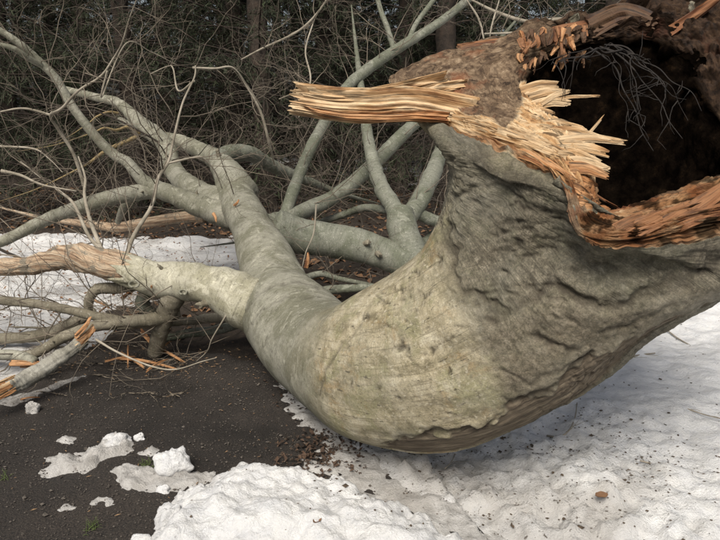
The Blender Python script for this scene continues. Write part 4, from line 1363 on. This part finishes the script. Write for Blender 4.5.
# second broken stick leaving the frame at the left
st = link("broken_stick", None, label="thin broken branch at left edge with red brown torn wood underneath", cat="branch")
me, pp, rr = limb_mesh("bark", px_path([(-40, 350, 3.75), (-5, 354, 3.72), (20, 356, 3.7), (36, 362, 3.68)]), [.03, .03, .028, .024], 16, .012, .06, 61.0, False)
link("bark", me, MAT['limb'], st)
for k in range(3):
    e = pp[-1] + RNG.normal(size=3) * .012
    me = shard_mesh("splintered_end", np.array([e - [.12, 0, .012], e - [.03, 0, .014], e + [.04 + .03 * k, -.01, -.015]]), .016, .01, UP, 450 + k, n=12, m=12, jag=.3)
    link("splintered_end", me, MAT['wood_orange'], st)

# loose orange wood splinters under the left limb
spl = [((112, 358), (165, 365), .018, .03, "long flat orange wood sliver on the ground under the limb"), ((118, 352), (150, 372), .016, .02, "orange wood sliver slanting down in the splinter pile"),
       ((140, 330), (157, 352), .022, .05, "thick orange wood piece leaning on the propped limb"), ((150, 344), (190, 366), .016, .03, "orange wood sliver at the right of the splinter pile"),
       ((128, 345), (128, 368), .012, .08, "thin orange sliver standing upright in the splinter pile"), ((120, 300), (136, 290), .020, .25, "dark red wood piece stuck behind the pale limb"),
       ((92, 300), (112, 310), .016, .16, "orange wood shreds hung between the branches left of the limb"), ((98, 313), (116, 303), .010, .2, "yellowish wood shred crossing the orange shreds"),
       ((165, 345), (180, 338), .012, .02, "short orange sliver right of the propped limb"), ((135, 360), (185, 372), .014, .01, "lowest orange sliver lying at the road edge"),
       ((126, 308), (138, 325), .018, .12, "red brown wood block wedged under the left branch"), ((18, 400), (44, 398), .008, .006, "thin brown wood strip lying on the road near the log"),
       ((102, 362), (140, 356), .010, .03, "narrow orange sliver at the left of the splinter pile"), ((145, 372), (170, 358), .009, .03, "small orange sliver crossing the pile"),
       ((150, 288), (160, 281), .010, .5, "small torn orange flake on the broken limb joint")]
for k, (a, b_, wd, z, lb) in enumerate(spl):
    p0, p2 = G(a[0], a[1], z), G(b_[0], b_[1], z + .005)
    if p0[1] > p2[1] + .5:
        p0 = p2 + (p0 - p2) * .5
    me = shard_mesh("wood_sliver", np.array([p0, (p0 + p2) / 2 + [0, 0, .01], p2]), wd * .55, wd * .3, np.array([0, .5, 1]), 500 + k * 1.3, n=16, m=16, jag=.5, ridge=.3, taper=.5)
    link("wood_sliver", me, MAT['wood_orange'] if k not in (5, 10) else MAT['wood_red'], label=lb, cat="wood splinter", group="loose wood splinters")
p0 = G(398, 274, .25)
me = shard_mesh("wood_sliver", np.array([p0, p0 + [.02, 0, .02], p0 + [.05, 0, .0]]), .016, .008, UP, 571, n=8, m=10, jag=.4)
link("wood_sliver", me, MAT['wood_orange'], label="small orange wood chip below the forked limb in the shade", cat="wood splinter", group="loose wood splinters")

# ------------------------------------------------------------------ conifers
def conifer_meshes(seed, h=12.0, low=.7, spread=2.4):
    global RNG
    RNG = np.random.default_rng(seed)
    n = 30
    z = np.linspace(-.2, h, n)
    pth = np.stack([.06 * np.sin(z * .5 + seed), .06 * np.cos(z * .4), z], -1)
    rad = .15 * (1 - z / (h * 1.02)) ** .8 + .006
    tm, _, _ = limb_mesh("trunk", pth, rad, 14, .12, .10, seed, False)
    nb = 150
    zb = low + (h - low) * RNG.uniform(0, 1, nb) ** 1.25
    az = RNG.uniform(0, 2 * math.pi, nb)
    S = np.stack([.06 * np.sin(zb * .5 + seed), .06 * np.cos(zb * .4), zb], -1)
    L = (spread * (1 - zb / h) ** .75 + .25) * RNG.uniform(.7, 1.15, nb)
    D = np.stack([np.cos(az), np.sin(az), RNG.uniform(-.25, .3, nb)], -1)
    W = walk(S, D, L, 9, .07, .035)
    bt, bf, bfib = batch_tube(W, np.linspace(.014, .004, 9)[None].repeat(nb, 0), 4)
    m_ = nb * 26
    par = RNG.integers(0, nb, m_)
    kk = RNG.integers(2, 9, m_)
    dead = RNG.uniform(0, 1, nb) < np.where(zb < 2.2, .38, .03)
    Tt = nrm(W[par, kk] - W[par, kk - 1])
    lat = nrm(np.cross(Tt, [0, 0, 1.0])) * np.where(RNG.uniform(size=m_) < .5, -1, 1)[:, None]
    D2 = Tt * .7 + lat * RNG.uniform(.3, 1, m_)[:, None] + np.array([0, 0, -.45]) + RNG.normal(size=(m_, 3)) * .15
    W2 = walk(W[par, kk] - Tt * RNG.uniform(0, .15, m_)[:, None], D2, RNG.uniform(.18, .55, m_), 5, .10, .10)
    t2, f2, fb2 = batch_tube(W2, np.linspace(.003, .0015, 5)[None].repeat(m_, 0), 3, False)
    live = np.where(~dead[par])[0]
    q = 11
    pr = np.repeat(live, q)
    n3 = len(pr)
    kf = RNG.uniform(0, 3.99, n3)
    ki = kf.astype(int)
    fr = (kf - ki)[:, None]
    base = W2[pr, ki] * (1 - fr) + W2[pr, ki + 1] * fr
    tang = nrm(W2[pr, ki + 1] - W2[pr, ki])
    dr = nrm(tang * .8 + RNG.normal(size=(n3, 3)) * .55)
    ln = RNG.uniform(.05, .11, n3)[:, None]
    wd = nrm(np.cross(dr, RNG.normal(size=(n3, 3)))) * RNG.uniform(.005, .010, n3)[:, None]
    NV = np.stack([base - wd, base + wd, base + dr * ln], 1).reshape(-1, 3)
    NF = np.arange(n3 * 3).reshape(-1, 3)
    cm = mesh("crown", NV, NF, smooth=False)
    V = np.concatenate([bt, t2])
    bm_ = mesh("branches", V, [bf[0], f2[0] + len(bt)], {"fib": np.concatenate([bfib, fb2])})
    tm.materials.append(MAT['fir_bark'])
    cm.materials.append(MAT['needle'])
    bm_.materials.append(MAT['fir_bark'])
    return tm, bm_, cm


kinds = [conifer_meshes(31), conifer_meshes(47, 13, 1.6, 2.0), conifer_meshes(59, 10, .35, 2.7)]
RNG = np.random.default_rng(5)
rows = [(-5.0, 8.6, 2), (-3.2, 9.6, 2), (-2.0, 11.2, 0), (-.6, 12.3, 1), (.7, 11.6, 1), (2.2, 12.5, 1), (4.0, 11.4, 0), (-1.4, 9.9, 2), (1.2, 10.3, 0), (6.2, 10.6, 2), (8.5, 10, 0), (-8.6, 9.0, 0)]
rows += [(x + random.uniform(-.6, .6), 15 + random.uniform(-1, 1), random.choice([0, 1, 2])) for x in np.arange(-13, 14, 1.8)]
rows += [(x + random.uniform(-.7, .7), 18.6 + random.uniform(-1, 1), random.choice([0, 0, 2])) for x in np.arange(-16, 17, 1.7)]
rows += [(x + random.uniform(-.8, .8), 23 + random.uniform(-1, 1.5), random.choice([0, 2])) for x in np.arange(-20, 21, 1.8)]
for k, (x, y, kd) in enumerate(rows):
    sc = random.uniform(.9, 1.2)
    yaw = random.uniform(0, 6.28)
    o = link("conifer", None, label="dark conifer in the forest edge behind the fallen beech" if y < 13 else "dark conifer deep in the forest behind the first conifers", cat="tree",
             group="conifers at the forest edge" if y < 13 else "conifers deep in the forest")
    zf = float(floor_h(np.array([x]), np.array([y]))[0])
    o.location = (x, y, zf)
    o.rotation_euler = (0, 0, yaw)
    o.scale = (sc, sc, sc)
    for nm, me in zip(("trunk", "branches", "crown"), kinds[kd]):
        link(nm, me, None, o, kind="stuff" if nm == "branches" else None)

# bare shrubs in the undergrowth
def shrub_mesh(seed):
    global RNG
    RNG = np.random.default_rng(seed)
    n_ = 26
    S = np.stack([RNG.normal(0, .16, n_), RNG.normal(0, .16, n_), np.full(n_, -.04)], -1)
    D = np.stack([RNG.normal(0, .45, n_), RNG.normal(0, .45, n_), np.full(n_, 1.0)], -1)
    V, FF, BB = twig_system(S, D, RNG.uniform(1.0, 2.4, n_), RNG.uniform(.004, .009, n_), (5, 4), 10, .13, .0)
    return mesh("stems", V, FF, {"fib": BB})


sm = [shrub_mesh(3), shrub_mesh(4), shrub_mesh(6)]
RNG = np.random.default_rng(77)
for k, (x, y) in enumerate([(-5.0, 7.6), (-2.9, 8.4), (-1.0, 8.4), (.7, 8.8), (2.4, 9.0), (4.4, 8.6)]):
    me = sm[k % 3]
    o = link("bare_shrub", me, MAT['twig_dark'], label="leafless brown shrub in the undergrowth at the forest edge", cat="shrub", group="leafless shrubs in the undergrowth")
    o.location = (x, y, float(floor_h(np.array([x]), np.array([y]))[0]))
    o.rotation_euler = (0, 0, random.uniform(0, 6.28))
    q = random.uniform(.45, .75)
    o.scale = (q, q, q)

# ------------------------------------------------------------------ small things
def scatter_leaves(name, n, xr, yr, zf, label, size=(.02, .05), keep=None):
    x = RNG.uniform(*xr, n)
    y = RNG.uniform(*yr, n)
    if keep is not None:
        m_ = keep(x, y)
        x, y = x[m_], y[m_]
        n = len(x)
    z = zf(x, y)
    a = RNG.uniform(0, 6.28, n)
    s = RNG.uniform(*size, n)
    u = np.stack([np.cos(a), np.sin(a), RNG.normal(0, .35, n)], -1) * s[:, None]
    v = np.stack([-np.sin(a), np.cos(a), RNG.normal(0, .35, n)], -1) * (s * .55)[:, None]
    c = np.stack([x, y, z + .008], -1)
    up = np.array([0, 0, 1.0]) * (s * .25)[:, None]
    V = np.stack([c - u, c - .2 * u - v + up, c + u * .9, c - .2 * u + v + up, ], 1).reshape(-1, 3)
    i = np.arange(n)[:, None] * 4
    Fc = np.concatenate([i + np.array([[0, 1, 2]]), i + np.array([[0, 2, 3]])])
    return link(name, mesh(name, V, Fc, smooth=False), MAT['leaf'], label=label, cat="leaves", kind="stuff")


scatter_leaves("leaf_litter", 9000, (-7, 5), (4.2, 12), floor_h, "brown dead leaf litter on the forest floor behind the trunk",
               keep=lambda x, y: poly_sdf(x, y, BACK) < -.05)


scatter_leaves("leaf_scatter", 1400, (-4.2, -.4), (3.9, 7.6), lambda x, y: floor_h(x, y) + .05, "scattered dead leaves and bark bits on the snow patch behind the left limb", size=(.008, .022),
               keep=lambda x, y: poly_sdf(x, y, BACK) > -.1)


def road_z(x, y):
    return np.zeros_like(x)


n = 11000
x = RNG.uniform(-2.6, .3, n)
y = 1.7 + 2.3 * RNG.uniform(0, 1, n) ** 1.3
m_ = poly_sdf(x, y, ROAD) > .05
x, y = x[m_], y[m_]
n = len(x)
s = RNG.uniform(.0015, .0048, n) * (1 + (RNG.uniform(size=n) < .04) * 1.2)
octv = np.array([[1, 0, 0], [0, 1, 0], [-1, 0, 0], [0, -1, 0], [0, 0, .7], [0, 0, -.7]])
octf = np.array([[0, 1, 4], [1, 2, 4], [2, 3, 4], [3, 0, 4], [1, 0, 5], [2, 1, 5], [3, 2, 5], [0, 3, 5]])
V = (octv[None] * (1 + RNG.normal(0, .25, (n, 6, 1)))) * s[:, None, None] + np.stack([x, y, .003 + s * .3], -1)[:, None]
link("road_grit", mesh("road_grit", V.reshape(-1, 3), (octf[None] + (np.arange(n) * 6)[:, None, None]).reshape(-1, 3), smooth=False),
     mat_flat("grit_stone", (.025, .02, .016), (.11, .095, .08), 60), label="loose grit and small stones on the dark road", cat="gravel", kind="stuff")

n = 420
x = np.concatenate([RNG.normal(-1.15, .3, 260), RNG.uniform(-2.3, .0, 160)])
y = np.concatenate([RNG.normal(3.75, .18, 260), RNG.uniform(2.2, 3.8, 160)])
a = RNG.uniform(0, 6.28, n)
s = RNG.uniform(.004, .014, n)
u = np.stack([np.cos(a), np.sin(a), RNG.normal(0, .2, n)], -1) * s[:, None]
v = np.stack([-np.sin(a), np.cos(a), RNG.normal(0, .3, n)], -1) * (s * .18)[:, None]
c = np.stack([x, y, np.full(n, .009)], -1)
V = np.stack([c - u, c + v, c + u, c - v, c + [0, 0, .003]], 1).reshape(-1, 3)
i = np.arange(n)[:, None] * 5
link("wood_chips", mesh("wood_chips", V, np.concatenate([i + np.array([[0, 4, 1]]), i + np.array([[1, 4, 2]]), i + np.array([[2, 4, 3]]), i + np.array([[3, 4, 0]])])[:, ::-1], smooth=False),
     mat_flat("chip_wood", (.09, .05, .025), (.30, .19, .10), 25), label="small brown wood chips and bark bits strewn on the road", cat="wood chips", kind="stuff")

bpy.context.view_layer.update()
dg = bpy.context.evaluated_depsgraph_get()


def drop(o, x, y):
    okk, loc, nn, _ = o.ray_cast(Vector((x, y, 3)), Vector((0, 0, -1)))
    return loc.z if okk else None


def snow_z(x, y):
    zs = [drop(field, x, y), drop(bank, x, y), 0.0]
    return max(z for z in zs if z is not None)


# crumbs of bark and needles on the snow
n = 1500
cx = np.concatenate([RNG.normal(.75, .55, 1900), RNG.uniform(-.6, 3.0, 700)])
cy = np.concatenate([RNG.normal(2.6, .38, 1900), RNG.uniform(2.0, 4.6, 700)])
pts_, ss = [], []
dens_ = fbm(xyz(cx * 2.2, cy * 2.2, 4.), 3)
for a, b_, q_ in zip(cx, cy, dens_):
    if b_ < 1.9 or q_ < random.uniform(-.7, .35):
        continue
    pts_.append((a, b_, snow_z(a, b_) + .002))
    ss.append(random.uniform(.0012, .0045) * (2.2 if random.random() < .05 else 1))
pts_, ss = np.array(pts_), np.array(ss)
n = len(pts_)
strech = RNG.uniform(.5, 2.2, (n, 1, 3)) * [1, 1, .5]
V = octv[None] * strech * ss[:, None, None] + pts_[:, None]
link("bark_crumbs", mesh("bark_crumbs", V.reshape(-1, 3), (octf[None] + (np.arange(n) * 6)[:, None, None]).reshape(-1, 3), smooth=False), MAT['crumb'],
     label="dark bark crumbs and specks scattered on the snow", cat="debris", kind="stuff")


def ground_twig(pxs, rpx, label, lift=.0, side=3):
    pts = []
    for (a, b_) in pxs:
        g = G(a, b_)
        g = G(a, b_, snow_z(g[0], g[1]))
        pts.append(g + np.array([0, 0, .006 + lift * math.sin(math.pi * len(pts) / (len(pxs) - 1))]))
    d = (pts[0] - CP) @ FW
    me, pp, rr = limb_mesh("fallen_twig", np.array(pts), np.linspace(rpx, rpx * .5, len(pts)) * d / F, 6, .012, .05, random.random() * 50)
    o = link("fallen_twig", me, MAT['twig'], label=label, cat="twig")
    if side:
        ii = RNG.integers(1, len(pp) - 1, side)
        W = walk(pp[ii], nrm(np.gradient(pp, axis=0))[ii] + RNG.normal(size=(side, 3)) * [.6, .6, .1], RNG.uniform(.05, .12, side), 5, .12, 0)
        V, fc, fb = batch_tube(W, np.linspace(.0016, .0008, 5)[None].repeat(side, 0), 4)
        link("side_twig", mesh("side_twig", V, fc, {"fib": fb}), MAT['twig'], o)


ground_twig([(547, 437), (560, 438), (570, 430), (575, 418), (577, 404)], 1.0, "thin curved twig standing in the snow below the trunk")
ground_twig([(672, 406), (690, 411), (705, 416), (730, 422)], .8, "thin dark twig on the snow at the right edge")
ground_twig([(660, 325), (676, 338), (690, 346), (698, 350)], .8, "thin slanting twig on the snow under the trunk flare")
ground_twig([(620, 360), (640, 356), (655, 354)], 1.2, "short dark twig on the snow close to the trunk flare")
ground_twig([(640, 462), (660, 468), (672, 478)], .9, "short twig on the dirty snow lower right")
ground_twig([(445, 470), (452, 462), (456, 452)], .8, "short upright twig under the lowest part of the trunk")


def leaf(px_, py_, wpx, label, yaw):
    g = G(px_, py_)
    z = snow_z(g[0], g[1])
    g = G(px_, py_, z)
    s = wpx * ((g - CP) @ FW) / F / 2
    nu, nv = 9, 5
    u = np.linspace(-1, 1, nu)[:, None]
    v = np.linspace(-1, 1, nv)[None]
    wv = (1 - u ** 2) ** .6 * .5 + .02
    V = np.stack([u + 0 * v, wv * v, .35 * (np.abs(v) ** 2) * wv + .18 * u ** 2 + .05 * np.sin(6 * u) * v], -1) * s
    Vb = V.copy()
    Vb[..., 2] -= .0012
    VV = np.concatenate([V.reshape(-1, 3), Vb.reshape(-1, 3)])
    f = grid_faces(nu, nv)
    me = mesh("dead_leaf", VV, [np.concatenate([f[:, ::-1], f + nu * nv])])
    o = link("dead_leaf", me, MAT['leaf'], label=label, cat="leaf")
    o.location = g + np.array([0, 0, .006])
    o.rotation_euler = (.2, .1, yaw)


leaf(601, 497, 16, "brown dead leaf lying on the snow lower right", .4)
leaf(397, 534, 18, "dark dead leaf on the snow at the bottom edge", -1.0)
leaf(317, 522, 12, "small dark leaf on the snow heap", .9)
leaf(530, 450, 10, "small dead leaf on churned snow below the trunk", 2.0)
leaf(300, 372, 14, "dark leaf at the road edge beside the trunk", 1.2)
leaf(436, 505, 11, "small brown leaf on the dirty snow below the trunk", 2.6)
leaf(228, 482, 8, "tiny dark flake on the left flank of the snow heap", .3)

# wet brown leaves piled where road, ice and trunk meet
x = RNG.normal(G(325, 455)[0], .10, 420)
y = RNG.normal(G(325, 455)[1], .10, 420)
x2 = RNG.normal(G(300, 395)[0], .07, 120)
y2 = RNG.normal(G(300, 395)[1], .12, 120)
x, y = np.concatenate([x, x2]), np.concatenate([y, y2])
n = len(x)
z = np.array([snow_z(a, b_) for a, b_ in zip(x, y)]) + RNG.uniform(.004, .02, n)
a = RNG.uniform(0, 6.28, n)
s = RNG.uniform(.006, .016, n)
u = np.stack([np.cos(a), np.sin(a), RNG.normal(0, .4, n)], -1) * s[:, None]
v = np.stack([-np.sin(a), np.cos(a), RNG.normal(0, .4, n)], -1) * (s * .55)[:, None]
c = np.stack([x, y, z], -1)
up_ = np.array([0, 0, 1.0]) * (s * .3)[:, None]
V = np.stack([c - u, c - v + up_, c + u, c + v + up_], 1).reshape(-1, 3)
i = np.arange(n)[:, None] * 4
link("wet_leaves", mesh("wet_leaves", V, np.concatenate([i + np.array([[0, 1, 2]]), i + np.array([[0, 2, 3]])]), smooth=False), MAT['leaf_wet'],
     label="heap of wet dark brown leaves where road meets trunk", cat="leaves", kind="stuff")


def tuft(px_, py_, h, n, label):
    g = G(px_, py_)
    S = np.stack([RNG.normal(0, .012, n), RNG.normal(0, .012, n), np.full(n, -.004)], -1)
    D = np.stack([RNG.normal(0, .5, n), RNG.normal(0, .5, n), np.full(n, 1.0)], -1)
    W = walk(S, D, RNG.uniform(.5, 1, n) * h, 6, .12, .12)
    V, fc, fb = batch_tube(W, np.linspace(.0016, .0004, 6)[None].repeat(n, 0), 3, False)
    o = link("grass_tuft", mesh("grass_tuft", V, fc, {"fib": fb}), MAT['grass'], label=label, cat="grass")
    o.location = g


tuft(93, 528, .06, 26, "small green grass tuft on the road at the bottom left")
tuft(147, 466, .05, 30, "green grass sprig poking out beside the white snow lump")
tuft(4, 480, .06, 14, "grass tuft at the left edge of the road")
print("scene built", len(bpy.data.objects))
